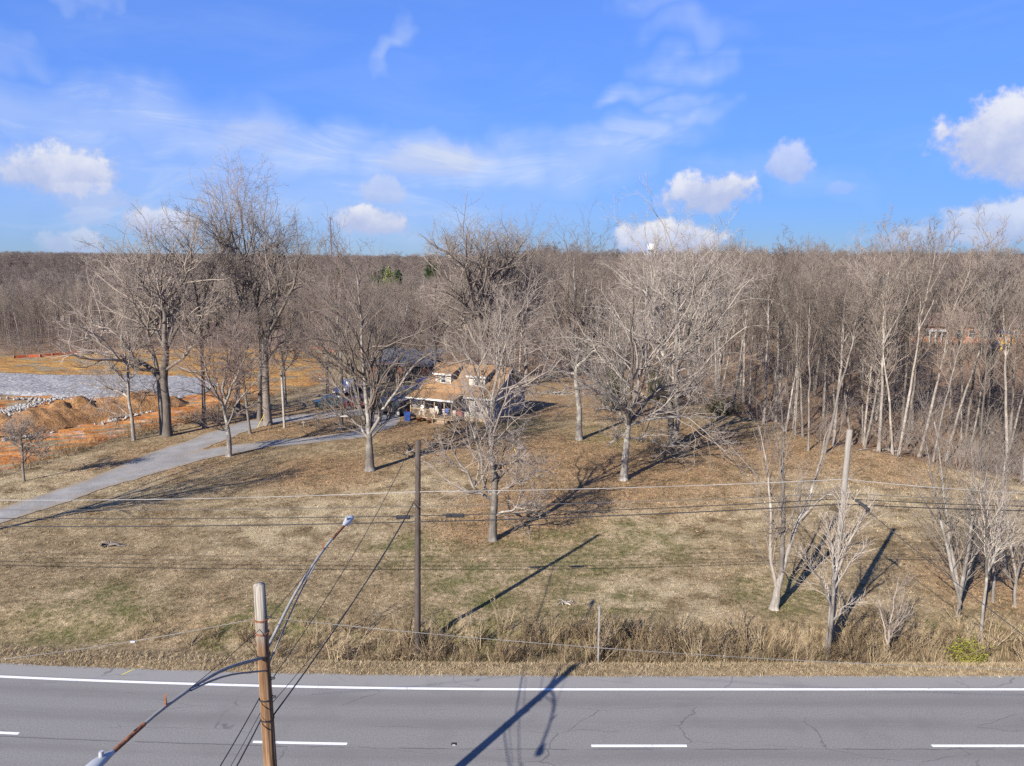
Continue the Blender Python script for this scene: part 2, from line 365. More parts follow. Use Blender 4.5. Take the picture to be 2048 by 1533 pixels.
# ------------------------------------------------------------------ sheets laid on the ground
def sheet(name, sdf, x0, x1, y0, y1, r, lift, mtl, jag=.35, js=1.2, hf=None, kind='structure', label=None, cat=None):
    """ground covering inside a shape, its edge frayed"""
    gx, gy = np.arange(x0, x1, r), np.arange(y0, y1, r)
    X, Y = np.meshgrid(gx, gy, indexing='ij')
    S = lambda x, y: sdf(x, y) + jag * wob(x, y, js, .7) + jag * .6 * wob(x, y, js * .31, 2.)
    D = S(X, Y); e = .05
    gX, gY = (S(X + e, Y) - D) / e, (S(X, Y + e) - D) / e; gl = gX ** 2 + gY ** 2 + 1e-4
    F = grid_faces(len(gx), len(gy)); d = D.ravel(); keep = (d[F] < 0).any(1) & (d[F].mean(1) < r * .4); F = F[keep]
    mv = np.clip(np.where(D > 0, D, 0) / np.sqrt(gl), 0, r * .9); Xn = X - gX / np.sqrt(gl) * mv; Yn = Y - gY / np.sqrt(gl) * mv
    Z = H(Xn, Yn) + lift
    if hf is not None: Z = Z + hf(Xn, Yn, -D)
    V = np.stack([Xn, Yn, Z], -1).reshape(-1, 3)
    u, inv = np.unique(F, return_inverse=True)
    me = mesh_np(name, V[u], inv.reshape(-1, 4), True)
    a = me.attributes.new('edge', 'FLOAT', 'POINT'); a.data.foreach_set('value', (-D.ravel()[u]).astype(np.float32))
    return tag(obj(name, me, mtl), label, cat, kind=kind)
def seg_sdf(path, wid):
    P = np.array(path, float)
    W = np.full(len(P), wid) if np.isscalar(wid) else np.array(wid)
    def f(x, y):
        best = np.full(np.shape(x), 1e9)
        for i in range(len(P) - 1):
            d = P[i + 1] - P[i]; t = np.clip(((x - P[i, 0]) * d[0] + (y - P[i, 1]) * d[1]) / (d @ d), 0, 1)
            best = np.minimum(best, np.hypot(x - P[i, 0] - t * d[0], y - P[i, 1] - t * d[1]) - (W[i] + t * (W[i + 1] - W[i])))
        return best
    return f
def poly_sdf(pts):
    P = np.array(pts, float)
    def f(x, y):
        best = np.full(np.shape(x), 1e9); ins = np.zeros(np.shape(x), bool)
        for i in range(len(P)):
            a, c = P[i], P[(i + 1) % len(P)]; d = c - a
            t = np.clip(((x - a[0]) * d[0] + (y - a[1]) * d[1]) / (d @ d), 0, 1)
            best = np.minimum(best, np.hypot(x - a[0] - t * d[0], y - a[1] - t * d[1]))
            cr = ((a[1] > y) != (c[1] > y)) & (x < (c[0] - a[0]) * (y - a[1]) / (c[1] - a[1] + 1e-12) + a[0]); ins ^= cr
        return np.where(ins, -best, best)
    return f
G = lambda *pts: [flat(*p) for p in pts]
# ---- orange clay of the building site
m, g, b = mat('orange_clay', .95, .1); geo = g.node('ShaderNodeNewGeometry').outputs['Position']
tr = g.map(geo, (.45, 1.1, 1.), (0, 0, R_(-23))); n1 = g.noise(tr, .55, 6, .62, .4); n2 = g.noise(geo, 1.4, 6, .7); n3 = g.noise(geo, .06, 3, .5)
c = g.ramp(g.m('ADD', g.m('MULTIPLY', n1, .65), g.m('MULTIPLY', n2, .35)), [(.36, (.12, .042, .015)), (.46, (.30, .115, .034)), (.56, (.40, .18, .055)), (.68, (.45, .28, .15))])
yel = g.ss(g.m('ADD', g.node('ShaderNodeSeparateXYZ').outputs[1], 0.), 0., 1.)
sp = g.node('ShaderNodeSeparateXYZ'); g.l.new(geo, sp.inputs[0])
c = g.mix(g.m('MULTIPLY', g.ss(g.m('ADD', sp.outputs[1], g.m('MULTIPLY', n3, 14.)), 93., 112.), .85), c, g.ramp(g.m('ADD', g.m('MULTIPLY', n1, .6), g.m('MULTIPLY', n2, .4)), [(.36, (.17, .10, .045)), (.5, (.31, .175, .06)), (.64, (.47, .285, .07))]))
gp = g.ss(g.noise(geo, .45, 6, .7, .2), .52, .66); c = g.mix(g.m('MULTIPLY', gp, g.ss(sp.outputs[1], 96., 80., 0., .75)), c, (.38, .32, .29))
g.l.new(c, b.inputs['Base Color'])
bp = g.node('ShaderNodeBump'); bp.inputs['Strength'].default_value = 1.; bp.inputs['Distance'].default_value = .35
g.l.new(g.m('ADD', n1, g.m('MULTIPLY', n2, .6)), bp.inputs['Height']); g.l.new(bp.outputs[0], b.inputs['Normal'])
clay = poly_sdf(G((-700, 1010), (-200, 975), (0, 945), (120, 912), (270, 868), (390, 840), (470, 806), (560, 788), (640, 768), (650, 730), (628, 706), (560, 700), (330, 698), (160, 708), (20, 714), (-300, 716), (-900, 720)))
rut = lambda x, y: np.sin((y * .92 + x * -.39) * 3.3 + wob(x, y, 5.) * 1.6)
sheet('clay_ground', clay, -118, -18, 46, 141, .45, .03, m, 1.1, 2.4, lambda x, y, d: np.clip(d, 0, 1.) * (.24 * rut(x, y) * sst(100, 85, y) * (.5 + .5 * wob(x, y, 4., 3.)) + .14 * wob(x, y, 1.3) + .06 * wob(x, y, .5)), label='graded orange clay of the building site beyond the driveway', cat='bare ground')
# ---- gravel
m, g, b = mat('pale_gravel', .9, .2); geo = g.node('ShaderNodeNewGeometry').outputs['Position']
v = g.node('ShaderNodeTexVoronoi'); g.l.new(geo, v.inputs['Vector']); v.inputs['Scale'].default_value = 3.2
n1 = g.noise(geo, .25, 5, .6)
vc = g.node('ShaderNodeSeparateColor'); g.l.new(v.outputs['Color'], vc.inputs[0])
c = g.ramp(g.m('ADD', g.m('MULTIPLY', vc.outputs[0], .5), g.m('MULTIPLY', n1, .5)), [(.2, (.135, .128, .122)), (.5, (.235, .225, .213)), (.8, (.37, .355, .335))]); g.l.new(c, b.inputs['Base Color'])
bp = g.node('ShaderNodeBump'); bp.inputs['Strength'].default_value = 1.; bp.inputs['Distance'].default_value = .06
g.l.new(g.m('SUBTRACT', 1., v.outputs['Distance']), bp.inputs['Height']); g.l.new(bp.outputs[0], b.inputs['Normal'])
M_GRAVEL = m
pad = poly_sdf(G((-900, 752), (0, 749), (300, 751), (400, 757), (436, 768), (420, 782), (380, 795), (330, 803), (200, 799), (110, 797), (0, 792), (-900, 800)))
sheet('gravel_pad', pad, -116, -38, 84, 112, .4, .07, m, .5, 1.6, lambda x, y, d: .28 * sst(0, 1.5, d) + .05 * wob(x, y, .8), label='broad pale blue-grey crushed stone pad on the building site', cat='gravel')
# ---- driveway, two arms
m, g, b = mat('drive_gravel', .92, .15); geo = g.node('ShaderNodeNewGeometry').outputs['Position']
n1 = g.noise(geo, .5, 6, .62); n2 = g.noise(geo, 8., 4, .7); ed = g.node('ShaderNodeAttribute', attribute_name='edge').outputs['Fac']
c = g.ramp(g.m('ADD', g.m('MULTIPLY', n1, .5), g.m('MULTIPLY', n2, .5)), [(.32, (.145, .137, .127)), (.5, (.235, .223, .208)), (.68, (.335, .32, .30))])
c = g.mix(g.m('MULTIPLY', g.ss(g.m('ADD', ed, g.m('MULTIPLY', g.m('SUBTRACT', n2, .5), 1.4)), .75, .0), .8), c, (.25, .20, .135))
midr = g.ss(g.noise(geo, .8, 5, .7), .56, .64)
c = g.mix(g.m('MULTIPLY', midr, .5), c, (.24, .19, .13)); g.l.new(c, b.inputs['Base Color'])
bp = g.node('ShaderNodeBump'); bp.inputs['Strength'].default_value = .7; bp.inputs['Distance'].default_value = .04
g.l.new(n2, bp.inputs['Height']); g.l.new(bp.outputs[0], b.inputs['Normal'])
dA = seg_sdf(G((-420, 1180), (-160, 1085), (0, 1032), (110, 998), (220, 958), (330, 912), (420, 878), (510, 848), (600, 836), (680, 828), (760, 822)), [1.5, 1.5, 1.5, 1.5, 1.7, 1.9, 1.7, 1.6, 1.6, 1.9, 2.0])
dB = seg_sdf(G((250, 955), (330, 928), (440, 902), (540, 888), (640, 880), (720, 870), (768, 848), (775, 826)), [1.3, 1.6, 1.5, 1.3, 1.25, 1.4, 1.6, 1.6])
dC = seg_sdf(G((760, 822), (790, 812), (800, 800)), [2.4, 3., 3.])
sheet('driveway', lambda x, y: np.minimum(np.minimum(dA(x, y), dB(x, y)), dC(x, y)), -58, -8, 32, 92, .22, .035, m, .22, .9, label='pale grey gravel driveway forking towards the house', cat='driveway')
# ---- road
m, g, b = mat('old_asphalt', .9, .25)
geo = g.node('ShaderNodeNewGeometry').outputs['Position']; uvn = g.node('ShaderNodeAttribute', attribute_name='rd').outputs['Vector']   # (along, across, 0) in metres
n1 = g.noise(g.map(uvn, (.12, 1.2, 1)), .9, 5, .6); n2 = g.noise(uvn, 16., 5, .85); n3 = g.noise(uvn, .5, 5, .6)
c = g.ramp(n2, [(.30, (.125, .117, .109)), (.5, (.178, .168, .156)), (.70, (.255, .242, .225))])
su = g.node('ShaderNodeSeparateXYZ'); g.l.new(uvn, su.inputs[0]); ac = su.outputs[1]
# polished wheel tracks and the paler shoulder
trk = None
for c0 in (21.9, 23.3, 25.05, 26.45):
    q = g.ss(g.m('ABSOLUTE', g.m('SUBTRACT', ac, c0)), .55, .1); trk = q if trk is None else g.m('MAXIMUM', trk, q)
c = g.mix(g.m('MULTIPLY', g.m('MULTIPLY', trk, g.ss(n1, .25, .6)), .52), c, (.128, .118, .112))
c = g.mix(g.ss(ac, 27.42, 27.5, 0., .5), c, (.255, .243, .225))
c = g.mix(g.m('MULTIPLY', g.ss(n3, .52, .68), .22), c, (.12, .112, .105))
# cracks: a lane seam and meandering breaks
wv = g.m('ADD', ac, g.m('MULTIPLY', g.m('SUBTRACT', g.noise(uvn, 1.3, 6, .7), .5), .16))
seam = g.m('MULTIPLY', g.ss(g.m('ABSOLUTE', g.m('SUBTRACT', wv, 23.62)), .035, .008), g.ss(g.noise(uvn, .6, 3), .36, .5))
vv = g.vm('ADD', g.vm('MULTIPLY', uvn, (.10, .34, 1.)), g.vm('SCALE', g.node('ShaderNodeCombineXYZ').outputs[0], scale=1.))
wn = g.node('ShaderNodeTexNoise'); g.l.new(uvn, wn.inputs['Vector']); wn.inputs['Scale'].default_value = 1.1; wn.inputs['Detail'].default_value = 3
vv = g.vm('ADD', vv, g.vm('SCALE', g.vm('SUBTRACT', wn.outputs['Color'], (.5, .5, .5)), scale=.10))
vo = g.node('ShaderNodeTexVoronoi', feature='DISTANCE_TO_EDGE'); g.l.new(vv, vo.inputs['Vector']); vo.inputs['Scale'].default_value = 1.6
crk = g.m('MULTIPLY', g.ss(vo.outputs['Distance'], .0075, .002), g.ss(g.noise(uvn, .33, 3), .46, .58))
c = g.mix(g.m('MULTIPLY', g.m('MAXIMUM', seam, g.m('MULTIPLY', crk, .7)), .6), c, (.035, .034, .036))
tar = g.m('MULTIPLY', g.ss(g.noise(g.map(uvn, (.25, .9, 1.), (0, 0, .5)), .7, 4, .6), .66, .70), g.ss(ac, 26.9, 27.9))
c = g.mix(g.m('MULTIPLY', tar, .35), c, (.08, .078, .08))
g.l.new(c, b.inputs['Base Color'])
bp = g.node('ShaderNodeBump'); bp.inputs['Strength'].default_value = .6; bp.inputs['Distance'].default_value = .012
g.l.new(n2, bp.inputs['Height']); g.l.new(bp.outputs[0], b.inputs['Normal'])
def strip(name, x0, x1, dx, lanes, z, mtl, label=None, cat=None, jag=None, parent=None, kind='structure'):
    gx = np.arange(x0, x1 + 1e-6, dx); L = np.array(lanes, float)
    A = np.broadcast_to(L[None], (len(gx), len(L))).copy()
    if jag:
        A[:, -1] += jag * (wob(gx, 0 * gx, .35) + .7 * wob(gx, 0 * gx, 1.7, 1.)); A[:, 0] += jag * wob(gx, 0 * gx, .4, 3.)
    X = np.broadcast_to(gx[:, None], A.shape); Y = A + road_bend(X)
    Zz = np.full(A.shape, z) - .012 * np.abs(A - 23.6)*0
    me = mesh_np(name, np.stack([X, Y, Zz], -1).reshape(-1, 3), grid_faces(len(gx), len(L)))
    a = me.attributes.new('rd', 'FLOAT_VECTOR', 'POINT'); a.data.foreach_set('vector', np.stack([X, A, 0 * A], -1).astype(np.float32).ravel())
    o = obj(name, me, mtl, parent)
    if label: tag(o, label, cat, kind=kind)
    return o
road = strip('road', -420, 420, .4, [20.15, 22, 24, 26, 28.28], .0, m, 'two grey asphalt lanes of a highway with white lines', 'road', .05)
strip('road', -420, 420, 2., [4.6, 8, 12.4], .0, m, 'second carriageway of the highway below the drone', 'road', .04)
# painted lines, worn
m, g, b = mat('road_paint', .7, .3); uvn = g.node('ShaderNodeAttribute', attribute_name='rd').outputs['Vector']
wr = g.ss(g.m('ADD', g.m('MULTIPLY', g.noise(uvn, 14., 5, .7), .6), g.m('MULTIPLY', g.noise(uvn, 1.1, 4), .4)), .36, .45)
g.l.new(g.mix(wr, (.30, .295, .285), (.66, .655, .64)), b.inputs['Base Color'])
strip('edge_line', -420, 420, .4, [27.225, 27.375], .004, m, parent=road)
for k in range(-12, 14):
    x0 = -9.35 + 12.19 * k
    strip('lane_dash', x0, x0 + 3.42, .38, [23.74, 23.87], .004, m, parent=road)
m = paint('yellow_survey_paint', (.62, .52, .06), .7)
def dab(x, y):
    p = MB().raw([(x - .18, y - .2, .005), (x - .12, y - .2, .005), (x + .18, y + .25, .005), (x + .12, y + .25, .005)], [(0, 1, 2, 3)]); p.build('survey_mark', m, road)
dab(-16.2, 28.55)
# ------------------------------------------------------------------ bare trees
def bark(name, dark, light, sc=1., lichen=.0):
    m, g, b = mat(name, .92, .15); oc = g.node('ShaderNodeTexCoord').outputs['Object']; rd = g.node('ShaderNodeObjectInfo').outputs['Random']
    n = g.noise(g.map(oc, (6 * sc, 6 * sc, 1.1 * sc)), 1.6, 6, .7); n2 = g.noise(oc, 1.1 * sc, 5, .6)
    c = g.ramp(g.m('ADD', g.m('MULTIPLY', n, .6), g.m('MULTIPLY', n2, .4)), [(.34, dark), (.56, tuple((p + q) / 2 for p, q in zip(dark, light))), (.7, light)])
    if lichen: c = g.mix(g.m('MULTIPLY', g.ss(n2, .52, .64), lichen), c, (.50, .50, .44))
    c = g.mix(1., c, g.ramp(rd, [(0., (.55, .53, .51)), (.5, (.97, .97, .97)), (1., (1.3, 1.27, 1.22))]), 'MULTIPLY'); g.l.new(c, b.inputs['Base Color'])
    bp = g.node('ShaderNodeBump'); bp.inputs['Strength'].default_value = .8; bp.inputs['Distance'].default_value = .04
    g.l.new(n, bp.inputs['Height']); g.l.new(bp.outputs[0], b.inputs['Normal'])
    return m
BARK = bark('grey_bark', (.11, .094, .08), (.38, .345, .305), 1., .35)
BARK_D = bark('dark_bark', (.095, .08, .067), (.29, .25, .215))
BARK_P = bark('pale_bark', (.20, .18, .155), (.52, .48, .43), 1., .4)
TWIG = bark('twig_bark', (.18, .148, .124), (.40, .34, .29))
TWIG_P = bark('pale_twig_bark', (.24, .205, .172), (.50, .44, .38))
TWIG_M = bark('mauve_twig_bark', (.17, .125, .11), (.37, .285, .245))
WOODT = bark('wood_twig_bark', (.135, .108, .089), (.315, .26, .217))
WOODB = bark('wood_trunk_bark', (.12, .103, .088), (.40, .355, .31), 1., .25)
FARM = bark('far_wood_bark', (.075, .060, .053), (.26, .215, .19), .25)
def resample(pts, k, r, wig=0.):
    """smooth curve through points, k samples, with a little crookedness"""
    P = np.asarray(pts, float); n = len(P)
    if n == 2: Q = P[0] + (P[1] - P[0]) * np.linspace(0, 1, k)[:, None]
    else:
        E = np.vstack([2 * P[0] - P[1], P, 2 * P[-1] - P[-2]]); t = np.linspace(0, n - 1 - 1e-6, k); i = t.astype(int); f = (t - i)[:, None]
        a, b_, c, d = E[i], E[i + 1], E[i + 2], E[i + 3]
        Q = .5 * (2 * b_ + (c - a) * f + (2 * a - 5 * b_ + 4 * c - d) * f ** 2 + (3 * b_ - a - 3 * c + d) * f ** 3)
    if wig:
        e = r.normal(0, wig, (k, 3)); e = (e + np.roll(e, 1, 0)) * .5; e[0] = 0; Q = Q + e * np.minimum(1, np.arange(k) / 3)[:, None]
    return Q
def spawn(P, Rr, r, m, t0, t1, ang, ratio, k, rr, up=.15, wander=.18, drop=0., rmin=.0035, lmax=9e9, lmin=.15):
    """m children on each of the branches P (n,k,3): returns their centre lines and radii"""
    n, kp, _ = P.shape
    L = np.linalg.norm(np.diff(P, axis=1), axis=2).sum(1)
    t = t0 + (t1 - t0) * (np.arange(m)[None] + r.random((n, m))) / m
    q = t * (kp - 1); i = np.minimum(q.astype(int), kp - 2); f = (q - i)[..., None]; rows = np.arange(n)[:, None]
    pos = P[rows, i] * (1 - f) + P[rows, i + 1] * f; tan = P[rows, i + 1] - P[rows, i]; tan /= np.linalg.norm(tan, axis=2, keepdims=True) + 1e-9
    rad = Rr[rows, i] * (1 - f[..., 0]) + Rr[rows, i + 1] * f[..., 0]
    ref = np.where(np.abs(tan[..., 2:3]) > .9, np.array([1., 0, 0]), np.array([0, 0, 1.]))
    u = np.cross(tan, ref); u /= np.linalg.norm(u, axis=2, keepdims=True) + 1e-9; v = np.cross(tan, u)
    ph = r.random((n, 1)) * 6.28 + np.arange(m)[None] * 2.4 + r.normal(0, .5, (n, m))
    a = ang * (.7 + .6 * r.random((n, m)))
    d = np.cos(a)[..., None] * tan + np.sin(a)[..., None] * (np.cos(ph)[..., None] * u + np.sin(ph)[..., None] * v); d[..., 2] += up
    ln = np.minimum(L[:, None] * ratio * (1.12 - .6 * t) * (.55 + .9 * r.random((n, m))), lmax)
    r0 = np.maximum(rad * rr * (.8 + .4 * r.random((n, m))), rmin)
    ok = (ln > lmin) & (r.random((n, m)) >= drop)
    pos, d, ln, r0 = pos[ok], d[ok], ln[ok], r0[ok]; N = len(ln)
    out = np.empty((N, k, 3)); out[:, 0] = pos; st = (ln / (k - 1))[:, None]
    for j in range(1, k):
        d = d + r.normal(0, wander, (N, 3)); d[:, 2] += up * .35; d /= np.linalg.norm(d, axis=1, keepdims=True) + 1e-9
        out[:, j] = out[:, j - 1] + d * st
    return out, np.maximum(r0[:, None] * (1 - .72 * np.linspace(0, 1, k))[None], rmin * .7)
def crown_levels(limbs, radii, r, spec):
    """successive orders of branches: spec is a list of dicts for spawn(); gives tube parts"""
    P, Rr = limbs, radii; parts = []
    for sp in spec:
        s = dict(sp); sides = s.pop('sides', 3); P, Rr = spawn(P, Rr, r, **s); parts.append(tubes(P, Rr, sides) if s['k'] > 2 else cones(P, Rr))
    return parts
# ---- trees of the wood: a small library, shared by every tree in it
def wood_variant(i, r, H_=18., full=True, slim=1.):
    k = 16; z = np.linspace(0, 1, k)
    lean = r.normal(0, .35, 2); a = r.normal(0, .5, (2, k)).cumsum(1) * .24
    tr = np.stack([lean[0] * z * 2 + a[0] * z, lean[1] * z * 2 + a[1] * z, z * H_], -1); r0 = (.085 + .13 * r.random() ** 1.3) * slim
    rt = r0 * (1 - z) ** .8 + .012; rt[0] *= 1.35
    base = .38 + .2 * r.random() if full else .35
    T = tr[None], rt[None]
    parts_t = [tubes(*T, 7 if full else 4)]
    forks = spawn(*T, r, m=5 if full else 2, t0=base, t1=.85, ang=.36, ratio=.38, k=10, rr=.60, up=.32, wander=.13)
    parts_t.append(tubes(*forks, 5 if full else 3))
    if full:
        l1 = spawn(*T, r, m=17, t0=base * .8, t1=.99, ang=.80, ratio=.22, k=6, rr=.46, up=.26, wander=.22, rmin=.016)
        l1b = spawn(*forks, r, m=8, t0=.12, t1=.99, ang=.62, ratio=.40, k=6, rr=.58, up=.26, wander=.22, rmin=.016)
        low = spawn(*T, r, m=8, t0=.10, t1=base, ang=1.15, ratio=.14, k=5, rr=.16, up=.1, wander=.22)
        P = np.concatenate([l1[0], l1b[0]]), np.concatenate([l1[1], l1b[1]])
        parts_c = [tubes(*P, 3), tubes(*low, 3)]
        l2 = spawn(*P, r, m=6, t0=.15, t1=1., ang=.72, ratio=.50, k=4, rr=.55, up=.24, wander=.24, rmin=.010)
        parts_c.append(tubes(*l2, 3))
        l2x = spawn(*low, r, m=7, t0=.2, t1=1., ang=.8, ratio=.6, k=2, rr=.5, up=.15, wander=.2, rmin=.010); parts_c.append(cones(*l2x))
        l3 = spawn(*l2, r, m=8, t0=.12, t1=1., ang=.7, ratio=.58, k=2, rr=.6, up=.25, wander=.2, rmin=.0095)
        parts_c.append(cones(*l3))
    else:
        l1 = spawn(*T, r, m=14, t0=base, t1=.99, ang=.8, ratio=.26, k=4, rr=.45, up=.28, rmin=.03)
        parts_c = [tubes(*l1, 3)]
        l2 = spawn(*l1, r, m=7, t0=.15, t1=1., ang=.75, ratio=.6, k=2, rr=.5, up=.25, rmin=.024); parts_c.append(cones(*l2))
        l3 = spawn(*l2, r, m=8, t0=.2, t1=1., ang=.7, ratio=.7, k=2, rr=.5, up=.25, rmin=.026); parts_c.append(cones(*l3))
    return cat_tubes(parts_t), cat_tubes(parts_c)
NV = 9
WOODLIB = []
for i in range(NV):
    r = np.random.default_rng(100 + i); (Vt, Ft), (Vc, Fc) = wood_variant(i, r)
    mt, mc = mesh_np('trunk', Vt, Ft, True), mesh_np('crown', Vc, Fc, False); mt.materials.append(WOODB); mc.materials.append(WOODT if i % 3 else TWIG_P if i == 3 else WOODT)
    WOODLIB.append((mt, mc))
def both(i):
    """trunk and crown in one mesh, for the wood as a mass"""
    mt, mc = WOODLIB[i]
    def arr(me):
        v = np.empty(len(me.vertices) * 3, np.float32); me.vertices.foreach_get('co', v); f = np.empty(len(me.loops), np.int32); me.loops.foreach_get('vertex_index', f); t = np.empty(len(me.polygons), np.int32); me.polygons.foreach_get('loop_total', t); nq = int((t == 4).sum()) * 4
        return v.reshape(-1, 3), [q for q in (f[:nq].reshape(-1, 4), f[nq:].reshape(-1, 3)) if len(q)]
    V, F = cat_tubes([arr(mt), arr(mc)]); me = mesh_np('wood_tree', V, F); me.materials.append(WOODT); return obj('wood_tree', me, link=False)
EXCL = poly_sdf([(84, 128), (150, 128), (170, 200), (84, 200)])      # the clearing round the brick building
def keep_tree(x, y): return (wood_depth(x, y) > .5) & (EXCL(x, y) > 0)
def jittered(x0, x1, y0, y1, s, r):
    gx, gy = np.meshgrid(np.arange(x0, x1, s), np.arange(y0, y1, s), indexing='ij'); n = gx.size
    return gx.ravel() + r.uniform(-.48, .48, n) * s, gy.ravel() + r.uniform(-.48, .48, n) * s
def project(x, y, z):
    c, s = math.cos(PITCH), math.sin(PITCH); d = y * c + (CAM_H - z) * s; v = (CAM_H - z) * c - y * s
    return 1024 + FPX * x / d, 766.5 + FPX * v / d
r = np.random.default_rng(11)
wx, wy = jittered(-190, 230, 45, 260, 3.35, r); k = keep_tree(wx, wy); wx, wy = wx[k], wy[k]
wdep = wood_depth(wx, wy); right = sst(-5, 40, wx)
k = (r.random(len(wx)) < .80 + .25 * wob(wx, wy, 3.)) & ((np.abs(wx) < wy * .78 + 14)) & ~((project(wx, wy, 0.)[0] > 1835) & (wy > 80) & (wy < 190)); wx, wy, wdep, right = wx[k], wy[k], wdep[k], right[k]
EDGE = [(1729, 893), (1786, 908), (1797, 913), (1648, 906), (1617, 901), (1571, 862), (1553, 838), (1929, 893), (1893, 902), (1866, 921), (1705, 884), (1500, 836), (1527, 846), (1606, 872), (1668, 892), (1757, 903), (1838, 905), (1960, 930), (2018, 925), (1432, 814), (1465, 826), (1590, 868)]
ex, ey = np.array(G(*EDGE)).T
d = np.min(np.hypot(wx[:, None] - ex[None], wy[:, None] - ey[None]), 1); k = d > 2.2; wx, wy, wdep = wx[k], wy[k], wdep[k]
wx, wy = np.concatenate([ex, wx]), np.concatenate([ey, wy]); right = sst(-5, 40, wx)
scale = (.64 + .295 * right) * (.82 + .32 * r.random(len(wx))); scale[:len(ex)] *= 1.04
scale *= np.where((wood_depth(wx, wy) > 18) & (right > .5), .84, .97)
# tall ones that stand against the sky
ppx, _ = project(wx, wy, 0); tall = (np.abs(ppx - 965) < 130) & (wy > 104) & (wy < 135) & (r.random(len(wx)) < .3); scale[tall] *= 1.25
dip = (ppx > 1080) & (ppx < 1400); scale[dip] *= .93
low = (ppx < 880) | ((ppx > 1040) & (ppx < 1130)); scale[low & ~tall] *= .92
dist = np.hypot(wx, wy); inview = np.abs(ppx - 1024) < 1040
score = scale / dist * np.where(inview, 1, 0) ; score[:len(ex)] = 9
depth2 = wood_depth(wx, wy); score = np.where(depth2 < 34, score * 2.2, score); score[:len(ex)] = 9
order = np.argsort(-score); N_IND = 276
def wood_side(x, y):
    p, _ = project(x, y, 0)
    if p > 1480: return 'slender bare grey tree in the wood along the right edge of the lawn', 'trees of the wood at right'
    if p > 1060: return 'slender bare grey tree in the wood behind the pale-limbed lawn trees', 'trees of the wood behind the lawn'
    if p > 660: return 'bare brown-grey tree in the thicket behind the house', 'trees of the thicket behind the house'
    return 'bare grey tree in the wood beyond the orange clay site', 'trees of the wood beyond the clay site'
for j in order[:N_IND]:
    x, y = float(wx[j]), float(wy[j]); v = int(r.integers(NV)); s = float(scale[j])
    e = empty('wood_tree', (x, y, hz(x, y) - .15), float(r.random() * 6.28)); e.rotation_euler[0] = float(r.normal(0, .045)); e.rotation_euler[1] = float(r.normal(0, .045)); e.scale = (s * float(r.uniform(.85, 1.2)), s * float(r.uniform(.85, 1.2)), s)
    la, gr = wood_side(x, y)
    if j < len(ex): la, gr = 'foremost bare trunk rising straight from the leaf-strewn edge of the wood at right', 'foremost trunks of the wood edge'
    tag(e, la, 'tree', gr)
    obj('trunk', WOODLIB[v][0], parent=e); obj('crown', WOODLIB[v][1], parent=e)
rest = order[N_IND:]
# the rest of the wood and the wooded hills to the horizon: one mass
fx, fy = jittered(-560, 620, 190, 720, 6.4, r); k = keep_tree(fx, fy) & (np.abs(fx) < fy * .78 + 30) & (np.hypot(fx, fy) > 255); fx, fy = fx[k], fy[k]
hx, hy = jittered(-2100, 2200, 700, 2700, 15., r); k = (np.abs(hx) < hy * .78 + 30); hx, hy = hx[k], hy[k]
px_, py_ = np.concatenate([wx[rest], fx, hx]), np.concatenate([wy[rest], fy, hy])
nr = len(rest); n = len(px_)
FAR = []
for i in range(4):
    rr_ = np.random.default_rng(300 + i); (Vt, Ft), (Vc, Fc) = wood_variant(i, rr_, 16., False); V, F = cat_tubes([(Vt, Ft), (Vc, Fc)])
    me = mesh_np('far_tree', V, F); me.materials.append(FARM); FAR.append(obj('far_tree', me, link=False))
lib = [both(i) for i in range(6)] + FAR
for q, o_ in enumerate(lib): o_.name = 'mass_%02d' % q
near = np.hypot(px_, py_) < 230
idx = np.where(near, r.integers(0, 6, n), 6 + r.integers(0, 4, n))
rg = sst(-5, 40, px_); sc = np.concatenate([scale[rest], (.66 + .16 * sst(-20, 120, fx)) * r.uniform(.62, 1.25, len(fx)), r.uniform(.5, 1.5, len(hx))])
wide = np.where(np.arange(n) >= nr + len(fx), 2.0, np.where(near, 1., 1.25))
gn_scatter('woodland', np.stack([px_, py_, H(px_, py_) - .2], -1), idx, np.stack([sc * wide, sc * wide, sc], -1), np.stack([0 * sc, 0 * sc, r.random(n) * 6.28], -1), lib,
           'dense leafless woodland rolling away to the horizon', 'woodland')
# brush under the trees and along the edge of the wood
def brush_mesh(seed, h, n=9, spread=.5, m1=6):
    r = np.random.default_rng(seed); k = 6
    a = r.random(n) * 6.28; b0 = np.stack([np.cos(a), np.sin(a), 0 * a], -1) * (.25 * r.random(n))[:, None]
    dd = np.stack([np.cos(a) * spread, np.sin(a) * spread, np.ones(n)], -1) + r.normal(0, .18, (n, 3)); hh = h * r.uniform(.5, 1.1, n)
    t = np.linspace(0, 1, k); P = b0[:, None] + dd[:, None] * (t[None, :, None] * hh[:, None, None]) + r.normal(0, .03 * h, (n, k, 3)) * t[None, :, None]
    Rr = (.012 + .010 * r.random(n))[:, None] * (1 - .75 * t)[None]
    l1 = spawn(P, Rr, r, m=m1, t0=.25, t1=1., ang=.7, ratio=.42, k=4, rr=.55, up=.2, rmin=.006); l2 = spawn(*l1, r, m=6, t0=.2, t1=1., ang=.7, ratio=.6, k=2, rr=.6, up=.2, rmin=.007)
    V, F = cat_tubes([tubes(P, Rr, 3), tubes(*l1, 3), cones(*l2)]); return mesh_np('brush', V, F)
lib = []
for i in range(4):
    me = brush_mesh(40 + i, 2.4) if i else brush_mesh(40, 5.2, 5, .16, 9); me.materials.append([WOODT, WOODT, TWIG, FARM][i]); lib.append(obj('bush_%d' % i, me, link=False))
bx, by = jittered(-120, 140, 48, 170, 2.3, r); dd = wood_depth(bx, by); k = (dd > -1.) & (dd < 45) & (EXCL(bx, by) > 0) & (r.random(len(bx)) < np.where(dd < 10, .85, .65)) & (np.abs(bx) < by * .76 + 6)
